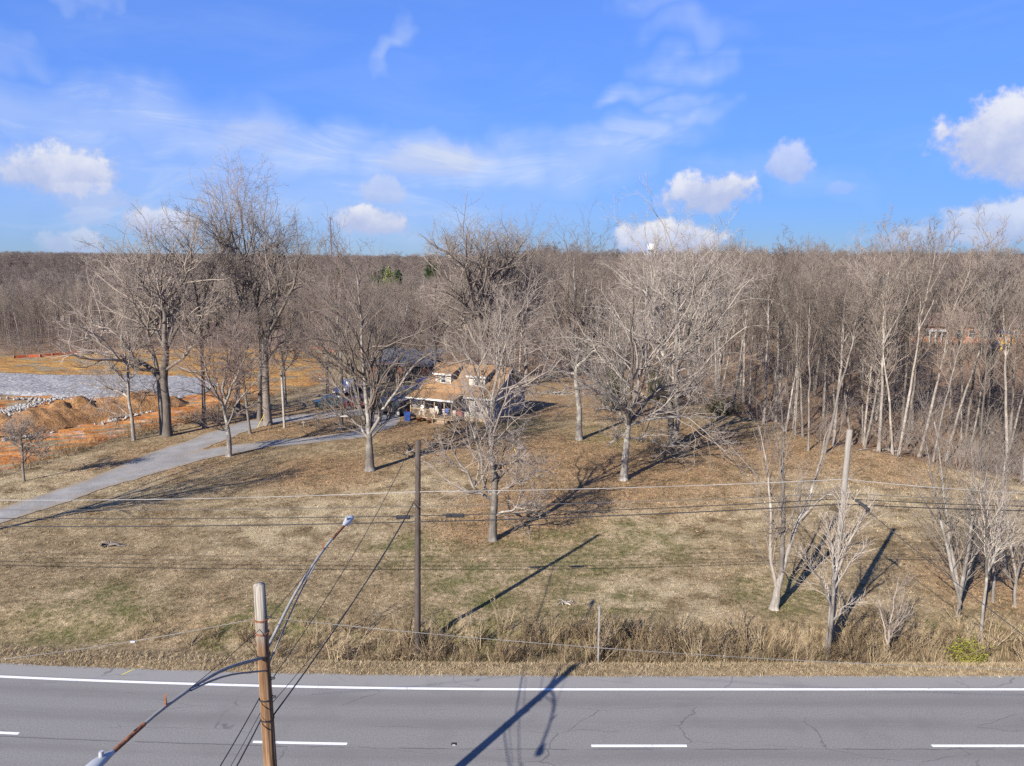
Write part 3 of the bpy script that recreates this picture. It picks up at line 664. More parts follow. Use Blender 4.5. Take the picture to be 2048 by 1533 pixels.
bx, by = bx[k], by[k]
gx_, gy_ = np.array(G(*[(1365 + 17 * q, 808 + 2.6 * q) for q in range(9)])).T      # thick growth at the corner of the wood
tx, ty = np.array(G(*[(1960 + 22 * (q % 9), 860 + 16 * (q // 9)) for q in range(54)])).T
bx, by = np.concatenate([bx, gx_, tx]), np.concatenate([by, gy_, ty]); n = len(bx); bs = r.uniform(.5, 1.25, n)
gn_scatter('undergrowth', np.stack([bx, by, H(bx, by) - .05], -1), r.integers(0, 4, n), np.stack([bs, bs, bs], -1), np.stack([0 * bs, 0 * bs, r.random(n) * 6.28], -1), lib, 'tangled leafless undergrowth below the wood edge', 'undergrowth')
# ------------------------------------------------------------------ the trees of the lawn, limb by limb
BIG = [dict(m=10, t0=.10, t1=1., ang=.72, ratio=.60, k=8, rr=.68, up=.13, wander=.20, sides=4, rmin=.018),
       dict(m=6, t0=.12, t1=1., ang=.74, ratio=.52, k=5, rr=.66, up=.15, wander=.24, rmin=.0125),
       dict(m=4, t0=.12, t1=1., ang=.75, ratio=.52, k=3, rr=.60, up=.14, wander=.26, rmin=.0085),
       dict(m=2, t0=.10, t1=1., ang=.72, ratio=.60, k=2, rr=.7, up=.12, wander=.2, rmin=.0072)]
SMALL = [dict(m=14, t0=.12, t1=1., ang=.52, ratio=.42, k=6, rr=.34, up=.12, wander=.08, sides=4, rmin=.009),
         dict(m=6, t0=.12, t1=1., ang=.60, ratio=.46, k=4, rr=.55, up=.12, wander=.11, rmin=.0055),
         dict(m=3, t0=.12, t1=1., ang=.62, ratio=.5, k=2, rr=.6, up=.1, wander=.12, rmin=.0045)]
def lawn_tree(seed, label, base, width, trunk, limbs, bm=BARK, tm=TWIG, dense=1., up=1., cat='tree', name='bare_tree', group=None, ext=.25, levels=4, depth=.55, wig=.11):
    """base, trunk and limbs are read off the photograph, placed at the tree's own distance; the limbs spread in depth too"""
    r = np.random.default_rng(seed); X0, Y0 = flat(*base); z0 = hz(X0, Y0); wig = .035 if levels == 3 else wig
    ppm = FPX / (Y0 * math.cos(PITCH) + CAM_H * math.sin(PITCH)); root = empty(name, (X0, Y0, z0)); O = np.array([X0, Y0, z0])
    def loc(pts, d0=0., d1=0.):
        n = len(pts); out = []
        for i, p in enumerate(pts):
            q = at(p[0], p[1], Y0 + d0 + (d1 - d0) * (i / max(1, n - 1)) ** 1.2) - np.array([X0, Y0, 0]); out.append(q)
        return np.array(out)
    T = loc(trunk); T[:, 2] -= z0; T[0] = (0, 0, -.12); k = 14
    TP = resample(T, k, r, .012); wt = width / ppm / 2 * .66; zz = np.linspace(0, 1, k)
    end = (limbs[0][0] / ppm / 2 * .68) if limbs else wt * .5
    TR = wt * (1 - zz) + end * 1.15 * zz; TR[0] *= 1.45; TR[1] *= 1.12
    V, F = tubes(TP[None], TR[None], 12); V = V + r.normal(0, wt * .03, V.shape); obj('trunk', mesh_np('trunk', V, F, True), bm, root)
    LP, LR = [], []
    for L in limbs:
        w0 = L[0] / ppm / 2 * (.70 if levels != 3 else .80); pts = L[1:]; sh = 1. if levels == 3 else .92; pts = [(pts[0][0] + (q[0] - pts[0][0]) * sh, pts[0][1] + (q[1] - pts[0][1]) * sh) for q in pts]; ln = math.hypot(pts[-1][0] - pts[0][0], pts[-1][1] - pts[0][1]) / ppm
        # start inside the wood it grows from
        p = loc(pts, 0., 0.); j = np.argmin(np.linalg.norm((TP - (p[0] - [0, 0, z0])), axis=1)); cand = TP[j]; st = p[0] - [0, 0, z0]; dd0 = 0.
        if np.linalg.norm(cand - st) > .5 and LP:
            A = np.concatenate(LP); q = A[np.argmin(np.linalg.norm((A - st)[:, [0, 2]], axis=1))]
            if np.linalg.norm((q - st)[[0, 2]]) < np.linalg.norm((cand - st)[[0, 2]]): cand = q; dd0 = q[1]
        p = loc(pts, dd0, dd0 + ln * depth * r.uniform(-1, 1)); p[:, 2] -= z0; p[0] = cand
        Q = resample(p, 14, r, wig); Rr = w0 * (1 - .90 * np.linspace(0, 1, 14)) + .012
        LP.append(Q); LR.append(Rr)
        V, F = tubes(Q[None], Rr[None], 8); obj('limb', mesh_np('limb', V, F, True), bm, root)
    if ext:      # further limbs towards and away from the viewer
        P0, R0 = np.array(LP), np.array(LR); m = 2
        e1, e2 = spawn(P0, R0, r, m=m, t0=.05, t1=.65, ang=.55, ratio=.66, k=14, rr=.62, up=.10 * up, wander=.13)
        more = [tubes(e1, e2, 5)]; P0, R0 = np.concatenate([P0, e1]), np.concatenate([R0, e2])
    else: P0, R0 = np.array(LP), np.array(LR); more = []
    spec = []
    for s in (SMALL if levels == 3 else BIG):
        s = dict(s); s['up'] *= up
        spec.append(s)
    spec[0]['m'] = max(3, int(round(spec[0]['m'] * dense * (1.08 if levels != 3 else 1.))))
    parts = crown_levels(P0, R0, r, spec); V, F = cat_tubes(more + parts)
    obj('crown', mesh_np('crown', V, F), tm, root); tag(root, label, cat, group)
    return root
lawn_tree(1, 'lone bare oak nearest the road, dark lower trunk, behind the wires', (985, 1078), 25, [(985, 1078), (987, 1030), (990, 985), (986, 930)],
  [[14, (988, 960), (984, 900), (978, 860), (982, 800), (990, 730), (1000, 650), (1003, 585)], [8, (980, 850), (1000, 770), (1022, 700), (1045, 640)], [8, (985, 990), (968, 975), (966, 930), (955, 880), (935, 820), (920, 760)],
   [8, (982, 1005), (945, 975), (925, 930), (905, 890), (872, 862)], [7, (992, 985), (1003, 940), (1012, 890), (1022, 845)], [6, (990, 990), (1030, 965), (1062, 955), (1095, 942)], [6, (988, 935), (1020, 925), (1045, 918), (1075, 933), (1102, 945)],
   [6, (988, 1030), (1020, 1020), (1055, 1015), (1082, 1026)], [7, (982, 810), (950, 740), (930, 700), (905, 670)], [5, (984, 780), (1010, 690), (1040, 620), (1060, 590)]], BARK, TWIG, .62, .6)
lawn_tree(2, 'broad bare maple with a fan of many upright stems beside the driveway fork', (740, 942), 30, [(740, 942), (739, 900), (738, 862)],
  [[12, (738, 870), (722, 820), (708, 760), (690, 700), (665, 650), (640, 595)], [12, (740, 865), (736, 800), (728, 720), (722, 640), (715, 560), (705, 495)], [12, (745, 865), (752, 800), (760, 720), (775, 640), (785, 555)], [10, (745, 870), (768, 820), (800, 770), (840, 720), (878, 688)],
   [8, (742, 860), (745, 780), (748, 690), (752, 600)], [7, (736, 880), (715, 850), (690, 830), (660, 825), (622, 832)], [7, (745, 880), (775, 840), (800, 810), (830, 800), (855, 808)], [7, (760, 720), (790, 680), (815, 620), (830, 565)], [7, (708, 760), (680, 730), (640, 700), (600, 690)]], BARK, TWIG, .70, 1.1)
lawn_tree(3, 'small bare maple with a short trunk standing between the two driveway arms', (458, 912), 17, [(458, 912), (458, 880), (455, 852)],
  [[9, (456, 856), (450, 815), (448, 770), (455, 720), (465, 670), (470, 628)], [7, (455, 850), (440, 800), (415, 750), (395, 700), (385, 655)], [7, (452, 815), (470, 760), (490, 710), (510, 662)], [5, (457, 870), (440, 850), (420, 830), (392, 824)], [5, (456, 850), (480, 800), (510, 760), (542, 728)]], BARK, TWIG_M, .85, 1.1)
lawn_tree(4, 'great spreading bare oak with a long low limb reaching over the gravel pad', (335, 872), 24, [(335, 872), (333, 810), (328, 760), (332, 700)],
  [[16, (330, 765), (300, 735), (265, 718), (225, 705), (185, 680), (150, 668), (118, 650)], [14, (332, 710), (328, 640), (320, 580), (325, 530), (335, 488)], [10, (332, 690), (350, 640), (345, 590), (340, 540), (345, 490)], [9, (331, 700), (300, 640), (270, 590), (235, 550), (198, 520)], [10, (333, 700), (360, 650), (400, 620), (440, 600), (472, 573)],
   [8, (325, 640), (290, 580), (265, 530), (240, 493)], [8, (265, 718), (230, 665), (195, 650), (162, 638)], [8, (330, 745), (380, 700), (400, 650), (420, 600)], [7, (328, 620), (370, 560), (385, 510), (390, 480)]], BARK_D, TWIG, .62, .7)
lawn_tree(5, 'second grey trunk standing close against the great spreading oak', (324, 868), 13, [(324, 868), (320, 800), (315, 740), (302, 690)], [[8, (302, 690), (285, 640), (262, 590), (248, 540)], [6, (316, 750), (300, 700), (270, 660), (235, 640)], [5, (318, 790), (298, 783), (285, 795), (275, 820)]], BARK, TWIG, .8, .8)
lawn_tree(6, 'crooked young bare tree at the lawn edge before the clay ruts', (267, 880), 11, [(267, 880), (264, 840), (258, 800), (256, 750)], [[6, (258, 795), (240, 785), (215, 775), (180, 768), (148, 760)], [6, (256, 752), (252, 715), (245, 680), (240, 650)], [5, (257, 765), (275, 740), (264, 715)], [4, (262, 830), (240, 830), (230, 850), (218, 875)], [5, (256, 770), (230, 740), (210, 722)]], BARK, TWIG, .7, .5)
lawn_tree(7, 'thin sapling alone on the lawn edge near the left frame', (48, 962), 7, [(48, 962), (46, 930), (45, 904)], [[4, (45, 905), (40, 870), (42, 838)], [3, (45, 905), (25, 880), (12, 860)], [3, (46, 905), (65, 880), (78, 862)], [3, (47, 930), (60, 910), (66, 898)]], BARK_D, TWIG, 1., .9, name='sapling')
lawn_tree(8, 'slim dark-trunked tree just right of the great spreading oak', (409, 858), 11, [(409, 858), (406, 760), (404, 690), (402, 640)], [[7, (402, 645), (388, 560), (380, 500), (374, 455)], [7, (403, 640), (420, 560), (430, 490), (428, 440)], [5, (404, 690), (430, 650), (450, 630)], [5, (405, 700), (380, 660), (362, 640)]], BARK_D, TWIG, .8)
lawn_tree(9, 'tallest bare tree of the driveway clump, thick forked trunk', (536, 851), 23, [(536, 851), (532, 780), (530, 700), (532, 670)],
  [[14, (532, 690), (545, 620), (548, 560), (552, 500), (560, 465)], [12, (531, 690), (512, 620), (500, 560), (480, 520), (470, 480), (460, 440), (455, 400)], [9, (532, 680), (570, 610), (590, 560), (600, 520), (606, 488)], [8, (545, 620), (575, 570), (610, 560), (642, 558)], [8, (515, 630), (500, 540), (510, 480), (500, 415)], [7, (532, 720), (560, 690), (585, 660), (602, 640)], [6, (480, 520), (450, 490), (425, 450), (415, 430)]], BARK_D, TWIG, .62)
lawn_tree(10, 'shaded dark trunk leaning close behind the tallest driveway tree', (519, 843), 13, [(519, 843), (520, 760), (522, 700), (516, 640)], [[7, (516, 645), (490, 600), (470, 560), (455, 520)], [7, (517, 640), (520, 570), (530, 510), (535, 460)], [5, (520, 690), (545, 650), (565, 630)]], BARK_D, TWIG, .8)
lawn_tree(11, 'dark bare tree left of the driveway clump, trunk in shade', (478, 832), 14, [(478, 832), (474, 780), (472, 720), (468, 665)], [[8, (469, 675), (450, 600), (445, 520), (440, 450), (438, 402)], [7, (470, 670), (480, 600), (488, 530), (490, 450), (486, 410)], [6, (470, 690), (440, 640), (415, 610)], [5, (471, 700), (495, 650), (510, 620)]], BARK_D, TWIG, .8)
lawn_tree(12, 'thin leaning trunk at the near edge of the upper driveway', (500, 868), 8, [(500, 868), (492, 800), (484, 740), (478, 695)], [[5, (478, 700), (468, 650), (452, 600)], [5, (480, 700), (492, 650), (500, 610)], [4, (484, 740), (510, 715), (530, 700)]], BARK_D, TWIG, .8)
lawn_tree(13, 'small bare tree behind the light pole beside the driveway', (571, 806), 8, [(571, 806), (569, 760), (566, 722)], [[5, (566, 725), (560, 690), (548, 660)], [5, (567, 725), (580, 690), (602, 660)], [4, (568, 745), (595, 715), (622, 700)], [4, (568, 740), (545, 715), (530, 705)]], BARK, TWIG_M, .9)
lawn_tree(14, 'bare tree with a smooth trunk behind the broad upright maple', (682, 862), 12, [(682, 862), (684, 800), (682, 740), (680, 690)], [[8, (681, 700), (676, 630), (680, 560), (690, 488)], [6, (682, 700), (700, 640), (710, 580), (712, 540)], [6, (681, 720), (660, 670), (650, 620)], [5, (683, 780), (650, 760), (620, 755)]], BARK, TWIG_M, .9)
lawn_tree(15, 'dense bare maple with a straight trunk right of the house', (1158, 882), 19, [(1158, 882), (1158, 820), (1152, 760), (1152, 728)],
  [[9, (1152, 732), (1150, 660), (1148, 600), (1150, 540), (1150, 488)], [9, (1153, 730), (1165, 660), (1170, 590), (1175, 525)], [8, (1151, 735), (1130, 690), (1115, 640), (1100, 590), (1094, 540)], [8, (1154, 730), (1185, 680), (1205, 630), (1222, 570)], [7, (1151, 740), (1120, 700), (1080, 680), (1046, 668)], [7, (1154, 738), (1190, 700), (1220, 690), (1248, 690)], [6, (1151, 752), (1115, 745), (1082, 757)]], BARK, TWIG, .75, 1.)
lawn_tree(16, 'pale-limbed bare tree with low wide branches on the leaf-strewn lawn', (1247, 961), 23, [(1247, 961), (1251, 910), (1255, 870), (1257, 845)],
  [[11, (1257, 850), (1260, 790), (1268, 720), (1262, 650), (1268, 575)], [10, (1258, 845), (1275, 770), (1285, 700), (1290, 630), (1300, 555)], [12, (1258, 848), (1290, 810), (1320, 780), (1360, 755), (1400, 740), (1442, 742)], [8, (1255, 850), (1235, 800), (1205, 770), (1180, 745), (1158, 718)], [8, (1254, 858), (1235, 825), (1210, 815), (1178, 812)],
   [7, (1257, 845), (1245, 760), (1240, 690), (1225, 615)], [7, (1257, 850), (1310, 835), (1360, 830), (1410, 835), (1455, 828)], [6, (1254, 866), (1238, 872), (1215, 892)], [7, (1320, 780), (1350, 720), (1390, 690), (1425, 648)], [6, (1255, 872), (1300, 880), (1340, 905), (1356, 922)]], BARK, TWIG_P, .62, .55)
lawn_tree(17, 'big twin-trunked bare tree with chalky upper limbs at the wood corner', (1344, 892), 20, [(1341, 892), (1341, 830), (1339, 780), (1337, 752)],
  [[13, (1338, 765), (1325, 690), (1315, 630), (1300, 580), (1278, 538)], [15, (1347, 892), (1357, 830), (1353, 780), (1352, 700), (1353, 620), (1352, 540), (1358, 478)], [11, (1352, 740), (1375, 670), (1385, 610), (1395, 560), (1432, 518)], [10, (1353, 730), (1390, 680), (1425, 650), (1464, 638)], [8, (1330, 710), (1310, 680), (1278, 650)], [8, (1380, 640), (1410, 590), (1415, 540), (1442, 488)], [7, (1356, 800), (1380, 785), (1408, 780)], [8, (1352, 640), (1335, 580), (1340, 515)]], BARK, TWIG_P, .62, .7)
lawn_tree(18, 'pale three-stemmed tree on a thick leaning base by the roadside pole', (1548, 1216), 27, [(1548, 1216), (1555, 1180), (1564, 1145)],
  [[13, (1563, 1150), (1565, 1050), (1567, 950), (1565, 870), (1562, 800)], [9, (1552, 1185), (1541, 1110), (1541, 1020), (1533, 930), (1518, 850)], [11, (1563, 1148), (1590, 1060), (1618, 1000), (1640, 920), (1656, 858)], [6, (1600, 1040), (1640, 1000), (1668, 985)]], BARK, TWIG, 1.3, .8, ext=0, levels=3)
lawn_tree(19, 'slim bare tree growing up against the grey utility pole at right', (1656, 1294), 15, [(1656, 1294), (1664, 1225), (1669, 1160)], [[6, (1668, 1165), (1690, 1100), (1720, 1045), (1742, 1008)], [5, (1667, 1180), (1700, 1125), (1738, 1085)], [5, (1664, 1215), (1640, 1160), (1605, 1110)], [5, (1669, 1160), (1662, 1090), (1650, 1030)], [4, (1661, 1245), (1690, 1215), (1725, 1200)], [4, (1668, 1160), (1685, 1060), (1690, 1000)]], BARK, TWIG_P, 1.2, .7, ext=0, levels=3)
lawn_tree(20, 'slender many-stemmed tree behind the yellow-green bush', (1915, 1233), 15, [(1915, 1233), (1918, 1210), (1920, 1192)], [[8, (1918, 1205), (1900, 1120), (1880, 1030), (1862, 950), (1848, 878)], [9, (1920, 1195), (1905, 1110), (1890, 1010), (1880, 920), (1870, 845)], [9, (1920, 1195), (1935, 1100), (1945, 1000), (1940, 895)], [7, (1920, 1195), (1940, 1130), (1955, 1040), (1976, 955)]], BARK, TWIG_P, 1.5, .8, ext=0, levels=3)
lawn_tree(21, 'slim forked tree rising beside the yellow-green bush', (1962, 1268), 10, [(1962, 1268), (1968, 1205), (1974, 1145)], [[6, (1974, 1150), (1972, 1060), (1965, 975)], [6, (1974, 1146), (2000, 1092), (2042, 1058)], [5, (1975, 1145), (1990, 1060), (2002, 995)]], BARK, TWIG_P, 1.3, .8, ext=0, levels=3)
lawn_tree(22, 'thin many-stemmed sapling in the ditch weeds right of the grey pole', (1775, 1296), 5, [(1775, 1296), (1777, 1270), (1779, 1245)], [[4, (1775, 1290), (1783, 1230), (1795, 1165)], [3, (1775, 1290), (1765, 1240), (1758, 1200)], [3, (1776, 1285), (1800, 1230), (1812, 1160)], [3, (1775, 1292), (1790, 1255), (1818, 1225)]], TWIG, TWIG, .9, .9, cat='sapling', name='sapling', ext=0, levels=3)
lawn_tree(23, 'huge bare oak crown towering behind the house roof', (972, 782), 26, [(972, 782), (970, 740), (966, 690)], [[15, (967, 700), (955, 630), (940, 560), (930, 500), (928, 455)], [12, (967, 700), (980, 620), (985, 550), (1000, 500)], [11, (967, 705), (925, 660), (895, 640), (862, 640)], [12, (967, 705), (1010, 650), (1050, 620), (1085, 585)], [9, (968, 720), (1020, 690), (1060, 680)], [8, (960, 650), (920, 590), (885, 560)], [8, (985, 560), (1030, 510), (1058, 470)], [8, (955, 630), (965, 560), (960, 500), (955, 465)], [7, (940, 570), (905, 520), (893, 475)], [7, (985, 590), (1015, 540), (1020, 490)]], BARK_D, TWIG, .95, 1.2)
lawn_tree(24, 'bare tree with steep grey limbs behind the right end of the barn', (870, 768), 14, [(870, 768), (872, 730), (870, 690)], [[9, (870, 695), (865, 630), (870, 570), (880, 520)], [7, (870, 695), (890, 640), (905, 590)], [7, (870, 700), (840, 660), (825, 620)], [6, (871, 720), (845, 700), (815, 690)]], BARK_D, TWIG_M, .8)
lawn_tree(25, 'bare young tree left of the barn, behind the white pickup', (655, 790), 9, [(655, 790), (654, 750), (656, 715)], [[6, (656, 720), (645, 670), (640, 630)], [6, (656, 720), (670, 670), (680, 630)], [5, (655, 740), (630, 715), (605, 700)]], BARK, TWIG_M, 1.)
lawn_tree(26, 'tall bare tree with upswept crown standing behind the big oak at the house', (1052, 772), 13, [(1052, 772), (1052, 720), (1050, 660)], [[8, (1050, 665), (1052, 590), (1056, 520), (1058, 468)], [7, (1050, 665), (1030, 600), (1022, 540), (1020, 490)], [7, (1050, 668), (1075, 610), (1085, 560), (1090, 520)], [6, (1051, 700), (1080, 660), (1105, 640)]], BARK_D, TWIG, 1.1, 1.2)
lawn_tree(27, 'bare tree standing just outside the left frame, its shadow crossing the driveway', (-300, 1130), 24, [(-300, 1130), (-298, 1000), (-300, 900)], [[12, (-300, 920), (-340, 780), (-380, 640), (-400, 560)], [12, (-300, 920), (-260, 780), (-240, 640), (-230, 520)], [9, (-299, 960), (-360, 880), (-430, 820)], [9, (-299, 960), (-230, 880), (-180, 800)], [8, (-300, 900), (-300, 760), (-310, 620)]], BARK, TWIG, .7)
lawn_tree(28, 'pale thin-stemmed tree behind the roadside trees near the right frame', (1985, 1205), 9, [(1985, 1205), (1988, 1160), (1986, 1120)], [[6, (1986, 1125), (1975, 1030), (1968, 940), (1960, 870)], [6, (1987, 1125), (2002, 1030), (2008, 940), (2015, 880)], [5, (1987, 1140), (2020, 1070), (2045, 1010)], [5, (1986, 1140), (1955, 1070), (1930, 1020)]], BARK, TWIG_P, 1.5, .8, ext=0, levels=3)
lawn_tree(29, 'low spreading bare tree at the very right edge below the cable', (2030, 1215), 9, [(2030, 1215), (2030, 1180), (2034, 1150)], [[6, (2034, 1155), (2020, 1080), (2010, 1000), (2012, 940)], [6, (2034, 1155), (2055, 1080), (2070, 1000)], [5, (2032, 1170), (2000, 1130), (1970, 1100)]], BARK, TWIG, 1.5, .8, ext=0, levels=3)
# ------------------------------------------------------------------ grass, weeds, leaves
def tuft(seed, n, h, spread, wd, bend=.5, seg=2):
    """a clump of flat tapering blades"""
    r = np.random.default_rng(seed); a = r.random(n) * 6.28; rr = spread * np.sqrt(r.random(n)); hh = h * r.uniform(.45, 1.1, n); V, F = [], []
    for i in range(n):
        b0 = np.array([math.cos(a[i]) * rr[i], math.sin(a[i]) * rr[i], -.01]); ln = r.random() * 6.28; out = np.array([math.cos(ln), math.sin(ln), 0]) * bend * r.uniform(.2, 1.1) * hh[i]
        side = np.array([-math.sin(ln + r.normal(0, .8)), math.cos(ln), 0]); side /= np.linalg.norm(side)
        b = len(V)
        for s in range(seg + 1):
            t = s / seg; c = b0 + out * t * t + np.array([0, 0, hh[i] * (t - .25 * bend * t * t)]); w_ = wd * (1 - .85 * t) * .5
            V += [c - side * w_, c + side * w_]
        for s in range(seg): F.append((b + 2 * s, b + 2 * s + 1, b + 2 * s + 3, b + 2 * s + 2))
    return mesh_np('tuft', np.array(V), np.array(F))
m, g, b = mat('lawn_blades', .9, .1); oi = g.node('ShaderNodeObjectInfo')
c, _ = lawn_color(g, oi.outputs['Location']); c = g.mix(1., c, g.ramp(oi.outputs['Random'], [(0., (.55, .54, .52)), (.6, (1.2, 1.19, 1.15)), (1., (1.75, 1.72, 1.62))]), 'MULTIPLY'); g.l.new(c, b.inputs['Base Color'])
M_LAWN = m
def dry(name, a, b_, c_):
    m, g, b = mat(name, .9, .1); oi = g.node('ShaderNodeObjectInfo'); geo = g.node('ShaderNodeNewGeometry').outputs['Position']
    g.l.new(g.ramp(g.m('ADD', g.m('MULTIPLY', oi.outputs['Random'], .7), g.m('MULTIPLY', g.noise(geo, .6, 3), .3)), [(.1, a), (.5, b_), (.9, c_)]), b.inputs['Base Color']); return m
M_VERGE = dry('verge_blades', (.20, .148, .084), (.33, .25, .148), (.47, .37, .235)); M_WEED = dry('weed_stalks', (.07, .048, .027), (.19, .134, .079), (.45, .355, .225)); M_OLIVE = dry('olive_weeds', (.06, .065, .026), (.10, .105, .04), (.20, .18, .08))
r = np.random.default_rng(21)
def xyz(x, y, dz=0.): return np.stack([x, y, H(x, y) + dz], -1)
def rots(n, tilt=.12): return np.stack([r.normal(0, tilt, n), r.normal(0, tilt, n), r.random(n) * 6.28], -1)
def iso(s): return np.stack([s, s, s], -1)
def clip_view(x, y, m=2.): return np.abs(x) < y * .72 + 3 + m
def libo(ms, mt, nm):
    out = []
    for i, me in enumerate(ms): me.materials.append(mt if not isinstance(mt, list) else mt[i]); out.append(obj('%s_%02d' % (nm, i), me, link=False))
    return out
# lawn: short mown blades, thinning with distance
x, y = jittered(-46, 48, 31.5, 78, .17, r); n = len(x)
keep = clip_view(x, y) & (r.random(n) < np.interp(y, [31, 45, 60, 78], [.95, .75, .40, .15])) & (wood_depth(x, y) < 0)
for f in (dA, dB, clay): keep &= np.where(f is clay, f(x, y) > .5, f(x, y) > .15)
x, y = x[keep], y[keep]; n = len(x)
lib = libo([tuft(60 + i, 9, .085, .10, .014, .9, 1) for i in range(4)], M_LAWN, 'lawn_tuft')
gn_scatter('lawn_grass', xyz(x, y), r.integers(0, 4, n), iso(r.uniform(.6, 1.35, n) * np.interp(y, [30, 80], [1., 1.5])), rots(n), lib, 'short dry tan grass of the wide front lawn', 'grass')
# verge between road and ditch, and the median
x, y = jittered(-34, 34, 28.22, 30.1, .105, r); yb_ = road_bend(x); n = len(x); y = y + yb_
k = clip_view(x, y); x, y = x[k], y[k]; n = len(x)
x2, y2 = jittered(-24, 24, 14.2, 20.2, .35, r); x, y = np.concatenate([x, x2]), np.concatenate([y, y2 + road_bend(x2)]); n = len(x)
lib = libo([tuft(70 + i, 10, .15, .09, .014, .8, 2) for i in range(4)], M_VERGE, 'verge_tuft')
gn_scatter('verge_grass', xyz(x, y), r.integers(0, 4, n), iso(r.uniform(.55, 1.3, n)), rots(n, .2), lib, 'straw-coloured verge grass along the edge of the asphalt', 'grass')
# tall dead weeds standing in the ditch
x, y = jittered(-34, 34, 29.75, 32.9, .16, r); n = len(x)
q = y - 29.75; dens = np.interp(x, [-34, -22, -16, -10, -4, 30], [.10, .12, .25, .5, .92, .8]) * np.interp(q, [0, .25, 1.5, 2.2, 3.1], [.5, 1., 1., .5, .12]) * (.65 + .5 * wob(x, y, 1.4))
y = y + road_bend(x); k = (r.random(n) < dens) & clip_view(x, y); x, y = x[k], y[k]; n = len(x)
lib = libo([tuft(80, 10, .75, .14, .013, .35, 2), tuft(81, 8, .9, .12, .011, .25, 2), tuft(82, 16, .5, .2, .014, .8, 2), tuft(83, 7, 1.05, .10, .012, .6, 3), brush_mesh(84, .85, 7, .35, 4), tuft(85, 14, .45, .2, .02, .7, 2)], [M_WEED, M_WEED, M_WEED, M_VERGE, M_WEED, M_OLIVE], 'weed')
gn_scatter('ditch_weeds', xyz(x, y), r.choice(6, n, p=[.27, .2, .27, .09, .10, .07]), iso(r.uniform(.7, 1.7, n) * np.interp(x, [-34, -14, -6, 30], [.4, .55, 1., .95])), rots(n, .25), lib, 'tall brown dead weeds standing in the roadside ditch', 'weeds')
# rough growth where the mown lawn gives way to bare clay
x, y = jittered(-62, -16, 46, 96, .38, r); dd = clay(x, y) + .8 * wob(x, y, 2.); k = (dd > -1.2) & (dd < 1.3) & (r.random(len(x)) < .55) & clip_view(x, y) & (dA(x, y) > .6); x, y = x[k], y[k]; n = len(x)
lib = libo([tuft(95, 12, .35, .16, .02, .6, 2), tuft(96, 9, .5, .12, .016, .45, 2), brush_mesh(97, .7, 6, .4, 4)], [M_WEED, M_VERGE, M_WEED], 'rough')
gn_scatter('rough_weeds', xyz(x, y), r.integers(0, 3, n), iso(r.uniform(.6, 1.5, n)), rots(n, .2), lib, 'rough brown weeds along the edge of the clay site', 'weeds')
# fallen leaves under the trees
x, y = jittered(-48, 50, 34, 84, .42, r); n = len(x); dn = np.zeros(n)
for (cx, cy, cr) in LEAFY: dn = np.maximum(dn, sst(cr * 1.1, cr * .2, np.hypot(x - cx, y - cy)))
k = (r.random(n) < .07 + .85 * dn) & clip_view(x, y) & (wood_depth(x, y) < 4) & (dA(x, y) > .1) & (dB(x, y) > .1); x, y = x[k] + 0, y[k]; n = len(x)
m, g, b = mat('dead_leaf', .85, .15); oi = g.node('ShaderNodeObjectInfo'); g.l.new(g.ramp(oi.outputs['Random'], [(0., (.12, .062, .032)), (.5, (.25, .135, .065)), (1., (.40, .26, .14))]), b.inputs['Base Color'])
def leaves(seed, n, s, sz):
    r = np.random.default_rng(seed); V, F = [], []
    for i in range(n):
        c = np.array([r.uniform(-s, s), r.uniform(-s, s), .025]); a = r.random() * 6.28; u = np.array([math.cos(a), math.sin(a), r.normal(0, .35)]) * sz; v = np.array([-math.sin(a), math.cos(a), r.normal(0, .35)]) * sz * .55
        b_ = len(V); V += [c - u, c + v + [0, 0, .015], c + u, c - v + [0, 0, .015]]; F.append((b_, b_ + 1, b_ + 2, b_ + 3))
    return mesh_np('leaf_patch', np.array(V), np.array(F))
lib = libo([leaves(90 + i, 6, .24, .052) for i in range(3)], m, 'leaf')
gn_scatter('fallen_leaves', xyz(x, y, .03), r.integers(0, 3, n), iso(r.uniform(.7, 1.3, n)), rots(n, .1), lib, 'fallen brown oak leaves scattered over the lawn', 'leaves')
# broken stone along the spoil heap and pad edge
M_ROCK = paint('pale_limestone', (.36, .345, .315), .9, .25, 2.)
def rock(seed):
    r = np.random.default_rng(seed); bm = bmesh.new(); bmesh.ops.create_icosphere(bm, subdivisions=1, radius=1.)
    for v in bm.verts: v.co *= r.uniform(.6, 1.15); v.co.z *= .7
    me = bpy.data.meshes.new('stone'); bm.to_mesh(me); bm.free(); return me
pts = []
for (a_, b_, w_, n_) in [((-60, 850), (105, 802), 1.6, 260), ((-60, 835), (60, 818), 1.4, 160), ((360, 792), (430, 772), .8, 120), ((0, 882), (110, 868), .7, 60), ((190, 852), (330, 818), .5, 60), ((-60, 800), (330, 806), .5, 150)]:
    A, B_ = np.array(flat(*a_)), np.array(flat(*b_)); t = r.random(n_)[:, None]; pts.append(A + (B_ - A) * t + r.normal(0, w_ * .5, (n_, 2)))
P2 = np.concatenate(pts); n = len(P2)
gn_scatter('rubble', xyz(P2[:, 0], P2[:, 1], .15), r.integers(0, 3, n), iso(r.uniform(.07, .24, n)), np.stack([r.random(n) * 6, r.random(n) * 6, r.random(n) * 6], -1), libo([rock(i) for i in range(3)], M_ROCK, 'stone'), 'broken pale limestone rubble round the spoil heaps', 'rubble')
